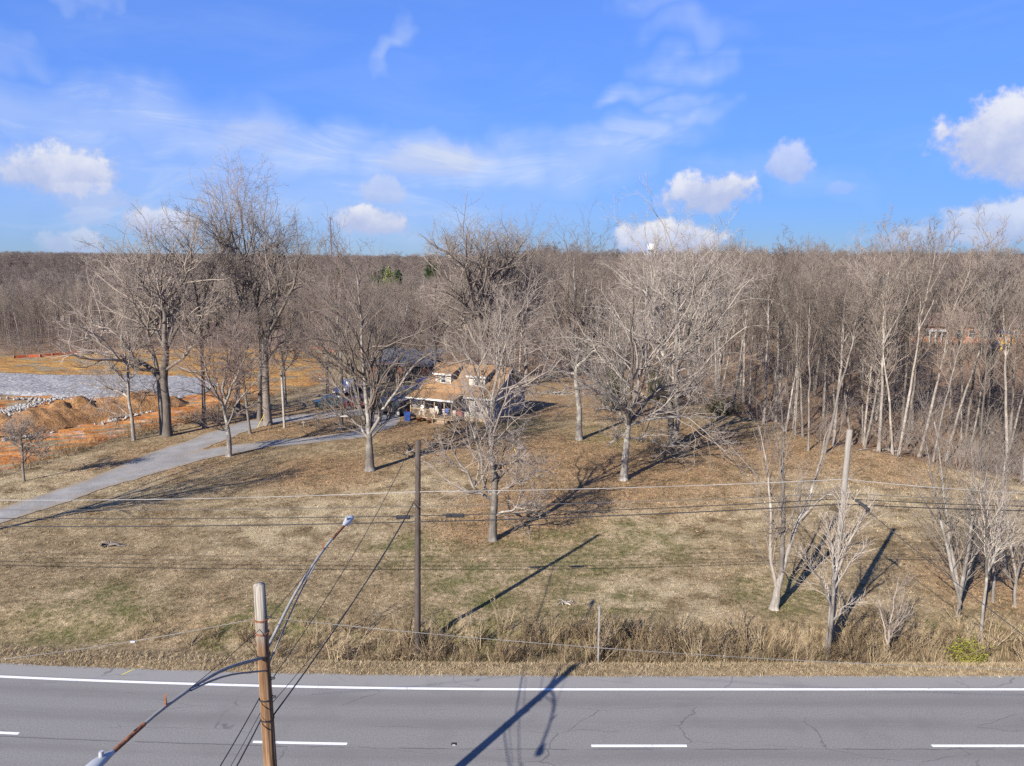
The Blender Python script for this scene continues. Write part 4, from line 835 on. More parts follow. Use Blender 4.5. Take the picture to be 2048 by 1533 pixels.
# ------------------------------------------------------------------ spoil heaps, silt fence
m, g, b = mat('spoil_clay', .95, .1); geo = g.node('ShaderNodeNewGeometry').outputs['Position']
n1 = g.noise(geo, .8, 7, .68); n2 = g.noise(geo, 4., 5, .7)
g.l.new(g.ramp(g.m('ADD', g.m('MULTIPLY', n1, .55), g.m('MULTIPLY', n2, .45)), [(.34, (.125, .065, .03)), (.5, (.33, .175, .075)), (.66, (.47, .29, .14))]), b.inputs['Base Color'])
bp = g.node('ShaderNodeBump'); bp.inputs['Strength'].default_value = 1.; bp.inputs['Distance'].default_value = .3; g.l.new(g.m('ADD', n1, n2), bp.inputs['Height']); g.l.new(bp.outputs[0], b.inputs['Normal'])
def heap(name, label, ridge, wid, hgt, seed):
    P = np.array(G(*ridge)); f = seg_sdf(P, .01); lo, hi = P.min(0) - wid * 1.3, P.max(0) + wid * 1.3
    def hf(x, y, d):
        u = np.clip(1 - f(x, y) / wid, 0, 1); q = 1 + .38 * wob(x, y, 1.2, seed) + .22 * wob(x, y, .45, seed + 1.) + .12 * wob(x, y, .2, seed + 2.)
        return hgt * (u ** .8) * q - .05
    return sheet(name, lambda x, y: f(x, y) - wid, lo[0], hi[0], lo[1], hi[1], .28, .03, m, .35, 1.1, hf, kind='thing', label=label, cat='spoil heap')
heap('spoil_heap', 'long ridge of ochre spoil dug out before the gravel pad', [(60, 858), (150, 838), (240, 824), (310, 812)], 3.6, 2.0, 1.)
heap('spoil_heap', 'low broken spoil heap with dark undercut edge at the frame edge', [(-160, 872), (-40, 868), (60, 862)], 3.2, 1.5, 2.)
M_ORANGE = paint('orange_mesh', (.42, .10, .04), .8, .2, 8.)
def silt(name, label, pts):
    P = np.array(G(*pts)); root = empty(name, (*P[0], hz(*P[0]))); o = root.location
    mb = MB()
    for i in range(len(P) - 1):
        a, c = P[i], P[i + 1]; za, zc = hz(*a), hz(*c); d = (c - a) / np.linalg.norm(c - a); nn_ = np.array([-d[1], d[0]]) * .015
        q = []
        for (p, z) in ((a, za), (c, zc)):
            for sgn in (-1, 1): q += [(p[0] + sgn * nn_[0] - o.x, p[1] + sgn * nn_[1] - o.y, z - o.z + .02), (p[0] + sgn * nn_[0] - o.x, p[1] + sgn * nn_[1] - o.y, z - o.z + .5)]
        mb.raw(q, [(0, 4, 5, 1), (2, 3, 7, 6), (1, 5, 7, 3), (0, 2, 6, 4)])
    mb.build('mesh_panel', M_ORANGE, root)
    for p in P:
        z = hz(*p); MB().box(p[0] - o.x - .03, p[0] - o.x + .03, p[1] - o.y - .08, p[1] - o.y - .02, z - o.z - .2, z - o.z + .6).build('stake', M_WOODPOST, root)
    return tag(root, label, 'barrier fence')
M_WOODPOST = paint('weathered_post', (.34, .29, .23), .9, .25, 6.)
silt('silt_fence', 'orange silt fence below the wood at the far left of the clay', [(28, 717), (55, 715), (80, 714), (105, 712), (130, 710), (160, 708)])
silt('silt_fence', 'short orange silt fence at the far right corner of the clay', [(615, 701), (628, 700), (641, 700), (655, 702), (668, 705)])
# ------------------------------------------------------------------ utility poles and lines
m, g, b = mat('pole_wood', .9, .15); oc = g.node('ShaderNodeTexCoord').outputs['Object']; so = g.node('ShaderNodeSeparateXYZ'); g.l.new(oc, so.inputs[0])
n = g.noise(g.map(oc, (11, 11, .35)), 1., 5, .75); n2 = g.noise(oc, .7, 4)
c = g.mix(g.ss(g.m('ADD', so.outputs[2], g.m('MULTIPLY', n2, 2.)), 8.9, 9.9), g.ramp(n, [(.36, (.055, .03, .016)), (.5, (.20, .115, .06)), (.64, (.36, .25, .16))]), g.ramp(n, [(.36, (.09, .077, .064)), (.5, (.25, .22, .18)), (.64, (.41, .37, .315))]))
c = g.mix(g.ss(g.noise(g.map(oc, (26, 26, .22)), 1., 3, .6), .38, .33), c, (.03, .02, .015)); g.l.new(c, b.inputs['Base Color'])
bp = g.node('ShaderNodeBump'); bp.inputs['Strength'].default_value = .8; bp.inputs['Distance'].default_value = .02; g.l.new(n, bp.inputs['Height']); g.l.new(bp.outputs[0], b.inputs['Normal'])
M_POLE = m
M_POLE_D = bark('dark_pole_wood', (.045, .035, .030), (.13, .105, .088)); M_POLE_G = bark('grey_pole_wood', (.20, .18, .155), (.46, .42, .365))
M_STEEL = paint('galvanised_steel', (.25, .24, .225), .6, .2, 5., .3, .0); M_RUST = paint('rusted_steel', (.24, .10, .05), .8, .35, 9.); M_BLACK = paint('black_rubber', (.025, .025, .028), .6); M_CABLE = paint('dark_cable', (.03, .03, .033), .6)
M_WIRE = paint('silver_wire', (.36, .35, .335), .6, .25, .7, .3, .0); M_WIREG = paint('grey_wire', (.09, .088, .088), .6); M_LAMP = paint('grey_lamp_housing', (.34, .35, .36), .45, .08, 4., .5); M_LENS = paint('lamp_lens', (.62, .64, .66), .15, .05, 4., .6); M_WHITE = paint('white_plastic', (.72, .72, .70), .5, .08)
def lathe_pole(name, x, y, h, r0, r1, mtl, parent, lean=(0, 0)):
    k = 10; t = np.linspace(0, 1, k); P = np.stack([lean[0] * t, lean[1] * t, -.1 + (h + .1) * t], -1); V, F = tubes(P[None], (r0 + (r1 - r0) * t)[None], 16)
    n = len(V); top = np.arange(n - 16, n); V = np.vstack([V, P[-1] + [0, 0, .03]]); T3 = np.stack([top, np.roll(top, -1), np.full(16, n)], -1)
    return obj(name, mesh_np(name, V, [F, T3], True), mtl, parent)
# --- pole with two street lights, in the median
PX, PY, PH = -6.1, 16.7, 9.46
p1 = empty('street_light_pole', (PX, PY, hz(PX, PY))); z1 = p1.location.z
lathe_pole('pole', 0, 0, PH - z1, .19, .135, M_POLE, p1)
def arm(pts, lamp_at, lamp_dir, rr=.042):
    P = resample(np.array(pts), 16, rng); o = tube_obj('lamp_arm', P, np.linspace(rr, rr * .8, 16), M_STEEL, p1, 8)
    P2 = P.copy()[:9]; P2[:, 2] -= np.linspace(.34, .0, 9); tube_obj('brace', P2 + [0.06, 0, 0], .022, M_STEEL, o, 6)
    q = P[-4:]; tube_obj('rusted_tip', q + [0, 0, .0], .044, M_RUST, o, 8)
    tube_obj('lamp_cable', sag(P[0] + [0, 0, .75], P[13] + [0, 0, .05], .06, 14), .010, M_CABLE, o, 4)
    MB().prism([(-.03, 0), (.03, 0), (.008, .26)], 'x', -.02, .02).build('rusted_bracket', M_RUST, o, tuple(P[10]))
    # cobra head: tapering shell, photocell, lens below
    e = P[-1]; d = np.array(lamp_dir, float); d[2] *= .5; d /= np.linalg.norm(d); s = np.cross(d, [0, 0, 1]); s /= np.linalg.norm(s); u = np.cross(s, d); u = u if u[2] > 0 else -u
    prof = [(-.05, .05, .05), (.08, .075, .075), (.18, .105, .09), (.34, .135, .095), (.50, .125, .08), (.62, .08, .05), (.66, .03, .03)]; V = []; k = 14
    for (t, a_, h_) in prof:
        for j in range(k):
            th = 2 * math.pi * j / k; cs, sn = math.cos(th), math.sin(th); V.append(e + d * t + s * a_ * cs + u * (h_ * sn if sn > 0 else h_ * .55 * sn))
    F = np.array([(i * k + j, i * k + (j + 1) % k, (i + 1) * k + (j + 1) % k, (i + 1) * k + j) for i in range(len(prof) - 1) for j in range(k)])
    hd = obj('lamp_head', mesh_np('lamp_head', np.array(V), F, True), M_LAMP, p1)
    mb = MB(); ring = [e + d * .38 + (d * .17 * math.cos(a_) + s * .095 * math.sin(a_)) - u * .05 for a_ in np.linspace(0, 6.28, 13)[:-1]]; mb.raw(ring + [p - u * .05 for p in ring], [tuple(range(12)), tuple(range(12, 24))[::-1]] + [(i, (i + 1) % 12, 12 + (i + 1) % 12, 12 + i) for i in range(12)]); mb.build('lens', M_LENS, hd)
    c0 = e + d * .22 + u * .09; MB().bar(c0, c0 + u * .09, .045, .04, 10).build('photocell', M_LAMP, hd)
za = 7.62 - z1
T1p = at(688, 1052, 21.8) - np.array([PX, PY, z1]); arm([(.0, .13, za), (T1p * .35 + np.array([0, 0, za * .65 + .28])), (T1p * .7 + np.array([0, 0, za * .3 + .25])), T1p], None, T1p - np.array([0, 0, za]))
T2p = at(222, 1508, 12.1) - np.array([PX, PY, z1]); arm([(.0, -.13, za), (T2p * .35 + np.array([0, 0, za * .65 + .28])), (T2p * .7 + np.array([0, 0, za * .3 + .25])), T2p], None, T2p - np.array([0, 0, za]))
for z in (8.55, 8.2, 7.62, 6.45, 5.9):
    MB().bar((0, 0, z - z1), (0, 0, z - z1 + .035), .17, .17, 14).build('steel_band', M_RUST if z > 8 else M_BLACK, p1)
for z in (8.62, 6.5, 7.0):
    MB().bar((.14, 0, z - z1), (.24, 0, z - z1), .035, .03, 8).build('insulator', M_BLACK, p1)
tag(p1, 'weathered wooden pole with two curved street-light arms in the foreground', 'utility pole')
# --- roadside poles
def pole(x, y, h, r0, r1, mtl, label, lean=(0, 0)):
    e = empty('utility_pole', (x, y, hz(x, y))); lathe_pole('pole', 0, 0, h - e.location.z, r0, r1, mtl, e, lean); return tag(e, label, 'utility pole')
q2 = at(833, 1240, 31.0); p2 = pole(q2[0], 31.0, 9.42, .15, .115, M_POLE_D, 'dark wooden roadside pole carrying black splice cases', (at(836, 880, 31.)[0] - q2[0], 0))
q3 = at(1658, 1280, 31.2); p3 = pole(q3[0], 31.2, 9.85, .165, .12, M_POLE_G, 'bleached grey wooden pole tangled with a slim tree', (at(1699, 864, 31.2)[0] - q3[0], 0))
def on2(py): return at(834.5, py, 31.0)
def on3(py): f = (1290 - py) / 427; return at(1656 + 44 * f, py, 31.2)
zz = p2.location.z
MB().box(.10, .15, -.03, .03, .5, 1.85).build('marker_strip', M_WHITE, p2)
for py in (983, 1012, 1031, 1043):
    a_ = on2(py); MB().bar((a_[0] - p2.location.x - .16, -.04, a_[2] - zz - .02), (a_[0] - p2.location.x + .16, -.04, a_[2] - zz - .02), .035, .035, 6).build('bracket', M_STEEL, p2)
    a_ = on3(py - 27); MB().bar((a_[0] - p3.location.x - .16, -.04, a_[2] - p3.location.z - .02), (a_[0] - p3.location.x + .16, -.04, a_[2] - p3.location.z - .02), .035, .035, 6).build('bracket', M_STEEL, p3)
mb = MB(); a_ = at(815, 905, 31.) - np.array(p2.location); mb.bar((a_[0], -.05, a_[2]), (.10, 0, a_[2] + .12), .018); mb.bar((a_[0], -.05, a_[2] - .14), (a_[0], -.05, a_[2] + .14), .035, .02); mb.build('insulator_bracket', M_STEEL, p2)
WL = [(983, 1000, 958, 985.5, .013, M_WIRE, 'top silver'), (1012, 1019, 985.6, 1002, .013, M_WIREG, 'second, thin grey'), (1031, 1036, 996.7, 1012, .019, M_CABLE, 'third, black'), (1043, 1052, 1007.5, 1021, .025, M_CABLE, 'lowest and thickest black')]
for (y2, yl, y3, yr, rad, mm, nm) in WL:
    a2, a3 = on2(y2), on3(y3); L_ = at(0, yl, 31.6); L2 = a2 + (L_ - a2) * 2.2; L2[2] = a2[2] - .1; Rr_ = at(2048, yr, 31.6); R2 = a3 + (Rr_ - a3) * 3.4; R2[2] = a3[2] - .3
    sL = max(.05, (a2[2] + (L2[2] - a2[2]) / 2.2 - L_[2]) / (4 * (1 / 2.2) * (1 - 1 / 2.2)))
    sR = max(.05, (a3[2] + (R2[2] - a3[2]) / 3.4 - Rr_[2]) / (4 * (1 / 3.4) * (1 - 1 / 3.4)))
    off = np.array([0, -.06, 0]); P = np.vstack([sag(L2, a2, sL)[:-1], sag(a2, a3, .10)[:-1], sag(a3, R2, sR)]) + off
    o = tube_obj('overhead_line', P, rad, mm, None, 5); tag(o, '%s line strung between the two roadside poles' % nm, 'overhead line')
def case(px, py, label, ln=.7):
    c_ = at(px, py, 30.9); e = empty('splice_case', tuple(c_)); MB().box(-ln / 2, ln / 2, -.06, .06, -.085, .085).build('case', M_BLACK, e, bevel=.03); MB().bar((-ln / 2 - .14, 0, .03), (ln / 2 + .14, 0, .03), .03, .03, 6).build('clamp', M_BLACK, e)
    return tag(e, label, 'splice case')
case(806, 1035, 'black splice case hanging left of the dark wooden pole', .62); case(910, 1031.5, 'black splice case hanging right of the dark wooden pole', .82)
a_ = on3(985) + [.1, -.1, 0]; e_ = at(2048, 1258, 25.0); d_ = e_ - a_; P = sag(a_, a_ + d_ * 1.7, .25)
tag(tube_obj('guy_cable', P, .018, M_CABLE, None, 5), 'black cable running down from the grey pole towards the right frame', 'cable')
c_ = a_ + d_ * .105; dn = d_ / np.linalg.norm(d_); o = MB().bar(c_ - dn * .34, c_ + dn * .34, .075, .07, 8).build('splice_case', M_BLACK); tag(o, 'black splice case on the slanting cable beside the grey pole', 'splice case')
# --- lines tied to the street-light pole
t_ = lambda z: np.array([PX + .16, PY, z])
M_WIREG2 = paint('dull_span_wire', (.22, .215, .205), .6, .3, .5)
def cable(label, P, rr, mm): return tag(tube_obj('service_cable', P, rr, mm, None, 5), label, 'cable')
cable('thin black cable climbing from the light pole to the dark pole top', sag(t_(6.95), at(815, 908, 30.9), .35), .012, M_CABLE)
cable('thick twisted cable from the light pole to the dark pole', sag(t_(6.0), at(828, 1005, 30.9), .25), .022, M_CABLE)
cable('thin grey cable beside the thick twisted one across the road', sag(t_(6.35), at(831, 1000, 30.9), .45), .009, M_CABLE)
for k_, (x_, z_, w_) in enumerate([(440, 6.5, .014), (462, 6.1, .008), (485, 5.9, .018)]):
    P = sag(np.array([PX - .15, PY - .05, z_]), at(x_, 1560, 12.2) + np.array([-.9, -5, -.4]), .3); cable(['leftmost', 'middle', 'rightmost'][k_] + ' of the cables dropping from the light pole towards the lower frame', P, w_, M_CABLE)
s0 = np.array([PX, PY + .12, 8.56])
P = np.vstack([sag(at(-200, 1338, 16.9), s0, .16, 60)[:-1], sag(s0, at(2300, 1345, 16.9), .28)]); cable('light grey span wire passing the light pole top above the verge', P, .007, M_WIREG2)
q_ = [project(*p)[0] for p in P]; c_ = P[int(np.argmin(np.abs(np.array(q_) - 260)))]; tag(MB().bar(c_ - [.05, 0, .02], c_ + [.06, 0, -.02], .032, .028, 8).build('wire_insulator', M_LAMP), 'small pale insulator on the span wire left of the light pole', 'insulator')
# ------------------------------------------------------------------ road sign seen edge-on
x_, y_ = flat(1196, 1318); e = empty('road_sign', (x_, y_, hz(x_, y_)))
MB().box(-.03, .03, -.035, .035, -.1, 2.75).build('post', M_STEEL, e)
mb = MB(); mb.prism([(-.38, 1.75), (.38, 1.75), (.38, 2.65), (-.38, 2.65)], 'x', .035, .047); pl = mb.build('sign_plate', M_STEEL, e, bevel=.004); pl.rotation_euler.z = R_(-7)
for z in (1.9, 2.5): MB().bar((-.04, 0, z), (.06, 0, z), .014, .014, 6).build('bolt', M_STEEL, e)
tag(e, 'galvanised roadside sign seen edge-on above the ditch weeds', 'road sign')
# road stud and lawn odds and ends
x_, y_ = flat(908, 1489); e = empty('road_stud', (x_, y_, .004)); MB().prism([(-.10, 0), (.10, 0), (.06, .025), (-.06, .025)], 'y', -.06, .06).build('casting', M_BLACK, e)
MB().box(-.05, .05, -.064, -.058, .004, .02).build('reflector', M_WHITE, e); tag(e, 'small black raised road stud on the lane seam', 'road stud')
r = np.random.default_rng(5)
def debris(px, py, label, n, ln, rad, mm, name='branch_pile'):
    x_, y_ = flat(px, py); e = empty(name, (x_, y_, hz(x_, y_)))
    for i in range(n):
        a_ = r.random() * 3.1; l_ = ln * r.uniform(.4, 1.); c_ = np.array([r.normal(0, ln * .35), r.normal(0, ln * .12), rad * 1.2 + r.random() * rad * 2]); d_ = np.array([math.cos(a_), math.sin(a_) * .5, r.normal(0, .22)]) * l_ / 2
        P = resample(np.array([c_ - d_, c_ + r.normal(0, .06, 3), c_ + d_]), 7, r, .03); P[:, 2] = np.maximum(P[:, 2], rad * .5); tube_obj('branch', P, np.linspace(rad, rad * .5, 7) * r.uniform(.6, 1.2), mm, e, 6)
    return tag(e, label, 'branches')
debris(216, 1092, 'dark heap of rotten branches lying alone on the lawn', 11, .9, .07, BARK_D)
debris(1122, 1203, 'pale scatter of sticks on the grass above the ditch', 8, .7, .03, BARK_P)
debris(1770, 900, 'grey fallen limbs at the foot of the wood edge', 7, 3.2, .07, BARK)
debris(2010, 858, 'long pale fallen limb hung in the brush near the right frame', 3, 6.5, .13, BARK_P, 'fallen_limb')
debris(1105, 788, 'low tangle of cut branches on the rough ground right of the house', 26, 3.6, .06, BARK)
debris(1165, 776, 'brown brush pile below the wood behind the straight-trunked maple', 24, 3.2, .06, BARK_D)
debris(640, 792, 'heap of cut brush beside the upper driveway near the teal car', 20, 2.4, .05, BARK)
# yellow-green bush in the ditch, low evergreen scrub
def bush(px, py, label, w_, h_, n_, cols, name='leafy_bush', sz=.06, cat='bush'):
    x_, y_ = flat(px, py); e = empty(name, (x_, y_, hz(x_, y_))); rr = np.random.default_rng(int(px)); k = 10
    a_ = rr.random(k) * 6.28; P = np.stack([np.stack([np.cos(a_) * w_ * .42 * t, np.sin(a_) * w_ * .3 * t, np.full(k, h_ * .85 * t)], -1) for t in np.linspace(0, 1, 5)], 1) * rr.uniform(.6, 1., (k, 1, 1)); V, F = tubes(P, np.broadcast_to(np.linspace(.02, .006, 5), (k, 5)), 4); obj('stem', mesh_np('stem', V, F), TWIG, e)
    u = rr.normal(0, 1, (n_, 3)); u /= np.linalg.norm(u, axis=1, keepdims=True); q = u * (rr.random((n_, 1)) ** .45) * [w_ / 2, w_ * .36, h_ * .55] + [0, 0, h_ * .5]
    lump = 1 + .28 * np.sin(u[:, :1] * 7 + 1) * np.cos(u[:, 1:2] * 6) + .2 * np.sin(u[:, 2:3] * 9); q = q * lump; q[:, 2] = np.abs(q[:, 2])
    d1 = rr.normal(0, 1, (n_, 3)); d1 /= np.linalg.norm(d1, axis=1, keepdims=True); d2 = np.cross(d1, rr.normal(0, 1, (n_, 3))); d2 /= np.linalg.norm(d2, axis=1, keepdims=True)
    s_ = sz * rr.uniform(.6, 1.3, (n_, 1)); V = np.stack([q - d1 * s_, q + d2 * s_ * .5, q + d1 * s_, q - d2 * s_ * .5], 1).reshape(-1, 3); F = np.arange(n_ * 4).reshape(-1, 4)
    m, g, b = mat(name + '_leaf', .7, .3); oc = g.node('ShaderNodeTexCoord').outputs['Object']; g.l.new(g.ramp(g.noise(oc, 9., 4, .7), [(.35, cols[0]), (.65, cols[1])]), b.inputs['Base Color'])
    obj('foliage', mesh_np('foliage', V, F), m, e); return tag(e, label, cat)
bush(1935, 1305, 'bright yellow-green leafy bush among brown weeds by the road', 1.7, .95, 1500, ((.07, .08, .012), (.27, .25, .03)))
bush(1228, 822, 'dark evergreen cedar behind the pale-limbed tree', 3.2, 4.6, 3800, ((.018, .028, .012), (.06, .075, .028)), 'cedar', .10, 'cedar')
bush(1310, 800, 'olive evergreen cedar at the corner of the wood', 2.6, 3.6, 2600, ((.025, .032, .014), (.08, .085, .035)), 'cedar', .10, 'cedar')
bush(1445, 826, 'low olive-green scrub under the wood edge', 4.2, 1.5, 2400, ((.03, .032, .012), (.10, .095, .04)), 'scrub_bush', .09)
# ------------------------------------------------------------------ the house
m, g, b = mat('house_stucco', .9, .15); oc = g.node('ShaderNodeTexCoord').outputs['Object']
v = g.node('ShaderNodeTexVoronoi'); g.l.new(oc, v.inputs['Vector']); v.inputs['Scale'].default_value = 2.6; sc_ = g.node('ShaderNodeSeparateColor'); g.l.new(v.outputs['Color'], sc_.inputs[0])
g.l.new(g.ramp(g.m('ADD', g.m('MULTIPLY', sc_.outputs[0], .6), g.m('MULTIPLY', g.noise(oc, 5., 4), .4)), [(.2, (.27, .235, .185)), (.5, (.36, .325, .27)), (.8, (.45, .415, .355))]), b.inputs['Base Color']); M_WALL = m
m, g, b = mat('brown_shingles', .92, .1); oc = g.node('ShaderNodeTexCoord').outputs['Object']
br = g.node('ShaderNodeTexBrick'); g.l.new(g.map(oc, (1, 1, 1)), br.inputs['Vector']); br.inputs['Scale'].default_value = 3.2; br.inputs['Mortar Size'].default_value = .012
br.inputs['Color1'].default_value = (.235, .135, .062, 1); br.inputs['Color2'].default_value = (.33, .20, .098, 1); br.inputs['Mortar'].default_value = (.15, .08, .04, 1)
g.l.new(g.mix(g.m('MULTIPLY', g.ss(g.noise(oc, .9, 5, .6), .45, .65), .4), br.outputs[0], (.27, .16, .09)), b.inputs['Base Color']); M_ROOF = m
M_TRIM = paint('white_trim', (.55, .54, .51), .6, .06); M_GLASS = paint('window_glass', (.035, .042, .05), .08, .1, 2., .7); M_RED = paint('red_door', (.22, .04, .03), .5); M_FOUND = paint('tan_block', (.46, .33, .20), .9, .2, 4.)
M_DECK = paint('bare_timber', (.30, .215, .14), .85, .2, 5.); M_GREYSIDE = paint('grey_shingle_siding', (.30, .28, .27), .9, .2, 7.); M_GABLE_SHADE = paint('shaded_gable_wall', (.26, .26, .28), .9, .15, 6.)
HX, HY = -9.85, 79.3; hs_ = empty('house', (HX, HY, hz(-5, 80)), R_(-26)); W_, D_, EV, RG = 8.8, 7.5, 2.8, 5.25; F0 = .45
MB().box(-.03, W_ + .03, -.03, D_ + .03, -.5, F0).build('foundation', M_FOUND, hs_)
def wallp(pts, axis, a_, b_, name='wall', mm=M_WALL): return MB().prism(pts, axis, a_, b_).build(name, mm, hs_)
front = wallp([(0, F0), (W_, F0), (W_, EV), (0, EV)], 'y', 0, .2)
wallp([(0, F0), (W_, F0), (W_, EV), (0, EV)], 'y', D_ - .2, D_)
gable = [(.2, F0), (D_ - .2, F0), (D_ - .2, EV), (D_ / 2, RG - .25), (.2, EV)]
wallp(gable, 'x', W_ - .2, W_ - .004, mm=M_GABLE_SHADE); wallp(gable, 'x', .004, .2, mm=M_GABLE_SHADE)  # gable shade is put into the colour: darker and bluer than the front wall
OV = .38; sl = (RG - EV) / (D_ / 2)
rf = empty('roof', parent=hs_)
def slope(name, q, t=.14, mm=M_ROOF, par=rf): return MB().slab(q, t).build(name, mm, par)
slope('front_slope', [(-OV, -OV, EV - OV * sl + .14), (W_ + OV, -OV, EV - OV * sl + .14), (W_ + OV, D_ / 2, RG + .14), (-OV, D_ / 2, RG + .14)])
slope('back_slope', [(-OV, D_ / 2 + .004, RG + .14), (W_ + OV, D_ / 2 + .004, RG + .14), (W_ + OV, D_ + OV, EV - OV * sl + .14), (-OV, D_ + OV, EV - OV * sl + .14)])
MB().bar((-OV, D_ / 2, RG + .15), (W_ + OV, D_ / 2, RG + .15), .07, .07, 6).build('ridge_cap', M_ROOF, rf)
for x_ in (-OV - .03, W_ + OV + .005):
    for s_ in (0, 1):
        y0, y1 = (-OV, D_ / 2) if not s_ else (D_ + OV, D_ / 2)
        MB().raw([(x_, y0, EV - OV * sl - .05), (x_ + .03, y0, EV - OV * sl - .05), (x_ + .03, y1, RG - .05), (x_, y1, RG - .05), (x_, y0, EV - OV * sl + .15), (x_ + .03, y0, EV - OV * sl + .15), (x_ + .03, y1, RG + .15), (x_, y1, RG + .15)], [(0, 1, 2, 3), (4, 7, 6, 5), (0, 4, 5, 1), (1, 5, 6, 2), (2, 6, 7, 3), (3, 7, 4, 0)]).build('barge_board', M_TRIM, rf)
MB().box(5.2, W_ + OV, -OV - .04, -OV - .004, EV - OV * sl - .06, EV - OV * sl + .13).build('fascia', M_TRIM, rf)
def window(x_, z_, w_, h_, par, face='front', yy=0., mid=True, vert=False):
    """framed window: face 'front' looks to -y, 'side' to +x"""
    o = empty('window', parent=par)
    def P(a0, a1, t0, t1, z0, z1): return MB().box(a0, a1, yy - t1, yy - t0, z0, z1) if face == 'front' else MB().box(yy + t0, yy + t1, a0, a1, z0, z1)
    P(x_ - w_ / 2, x_ + w_ / 2, .006, .02, z_, z_ + h_).build('pane', M_GLASS, o); f = .09
    for (a0, a1, z0, z1) in ((x_ - w_ / 2 - f, x_ - w_ / 2, z_ - f, z_ + h_ + f), (x_ + w_ / 2, x_ + w_ / 2 + f, z_ - f, z_ + h_ + f), (x_ - w_ / 2, x_ + w_ / 2, z_ + h_, z_ + h_ + f), (x_ - w_ / 2, x_ + w_ / 2, z_ - f, z_)): P(a0, a1, .004, .06, z0, z1).build('frame', M_TRIM, o)
    if mid: P(x_ - w_ / 2, x_ + w_ / 2, .02, .045, z_ + h_ / 2 - .03, z_ + h_ / 2 + .03).build('sash_bar', M_TRIM, o)
    if vert: P(x_ - .025, x_ + .025, .045, .055, z_, z_ + h_).build('mullion', M_TRIM, o)
    return o
window(7.0, 1.05, .75, 1.25, hs_)
window(1.6, 1.05, .85, 1.2, hs_); window(2.9, 1.05, .85, 1.2, hs_)
window(2.0, 1.0, .8, 1.25, hs_, 'side', W_); window(5.3, 1.0, .8, 1.25, hs_, 'side', W_); window(3.75, 3.3, .8, 1.0, hs_, 'side', W_)
dr = empty('door', parent=hs_); MB().box(4.3, 5.15, -.06, -.004, F0 + .02, F0 + 1.0).build('lower_panel', M_RED, dr); MB().box(4.3, 5.15, -.05, -.004, F0 + 1.01, F0 + 2.05).build('glass_panel', M_GLASS, dr)
MB().box(4.22, 4.295, -.07, -.004, F0, F0 + 2.14).build('frame', M_TRIM, dr); MB().box(5.155, 5.23, -.07, -.004, F0, F0 + 2.14).build('frame', M_TRIM, dr); MB().box(4.295, 5.155, -.07, -.004, F0 + 2.06, F0 + 2.14).build('frame', M_TRIM, dr); MB().bar((5.05, -.07, F0 + 1.), (5.05, -.12, F0 + 1.), .03).build('handle', M_STEEL, dr)
MB().box(-.02, .10, -.04, -.004, F0, EV - .1).build('corner_board', M_TRIM, hs_); MB().box(W_ - .1, W_ + .02, -.04, -.004, F0, EV - .25).build('corner_board', M_TRIM, hs_)
MB().bar((W_ + .1, -.05, .1), (W_ + .1, -.05, EV - .35), .045, .045, 6).build('downspout', M_TRIM, hs_); MB().bar((W_ + .1, D_ - .1, .1), (W_ + .1, D_ - .1, EV - .3), .06, .06, 6).build('downspout', M_TRIM, hs_)
# dormers with shed roofs running back to the ridge
def dormer(x0, w_):
    d = empty('dormer', parent=hs_); yf = 1.15; zb = EV + yf * sl; zt = zb + 1.2; yb = D_ / 2 - .12
    MB().prism([(x0, zb - .1), (x0 + w_, zb - .1), (x0 + w_, zt), (x0, zt)], 'y', yf, yf + .1).build('front_wall', M_WALL, d)
    for x_ in (x0, x0 + w_ - .1): MB().prism([(yf + .1, zb), (yf + .1, zt), (yb, RG + .22), (yb, RG - .1)], 'x', x_, x_ + .1).build('cheek_wall', M_GREYSIDE, d)
    MB().slab([(x0 - .25, yf - .3, zt - .0), (x0 + w_ + .25, yf - .3, zt - .0), (x0 + w_ + .25, yb + .2, RG + .32), (x0 - .25, yb + .2, RG + .32)], .1).build('shed_roof', M_ROOF, d)
    MB().box(x0 - .25, x0 + w_ + .25, yf - .34, yf - .305, zt - .18, zt + .01).build('fascia', M_TRIM, d)
    for x_ in (x0 - .01, x0 + w_ - .07): MB().box(x_, x_ + .08, yf - .03, yf - .004, zb - .08, zt - .1).build('corner_board', M_TRIM, d)
    MB().box(x0, x0 + w_, yf - .04, yf - .006, zb - .12, zb - .02).build('sill_board', M_TRIM, d)
    window(x0 + w_ * .52, zb + .18, .55, .78, d, 'front', yf)
dormer(1.1, 1.9); dormer(5.3, 1.9)
# front porch
pc = empty('porch', parent=hs_); PW, PD = 5.1, 2.0
MB().box(-.3, PW, -PD, -.05, F0 - .14, F0 - .02).build('deck', M_DECK, pc)
MB().slab([(-.55, -PD - .35, 2.55), (PW + .25, -PD - .35, 2.55), (PW + .25, -.30, EV + .14), (-.55, -.30, EV + .14)], .12).build('porch_roof', M_ROOF, pc)
MB().box(-.55, PW + .25, -PD - .39, -PD - .355, 2.38, 2.56).build('fascia', M_TRIM, pc)
MB().box(-.2, PW, -PD, -PD + .14, 2.25, 2.40).build('beam', M_TRIM, pc)
for x_ in (-.2, 1.5, 2.8, 4.0, 4.9): MB().box(x_ - .06, x_ + .06, -PD + .02, -PD + .14, F0 - .02, 2.25).build('post', M_DECK, pc)
MB().box(-.2, 2.8, -PD + .05, -PD + .11, F0 + .78, F0 + .86).build('rail', M_DECK, pc)
for i in range(18): MB().box(-.05 + i * .16, .0 + i * .16, -PD + .06, -PD + .1, F0, F0 + .78).build('baluster', M_DECK, pc)
for i in range(3): MB().box(3.2, 4.5, -PD - .28 * (i + 1), -PD - .28 * i - .01, -.2, F0 - .16 * (i + 1)).build('step', M_DECK, pc)
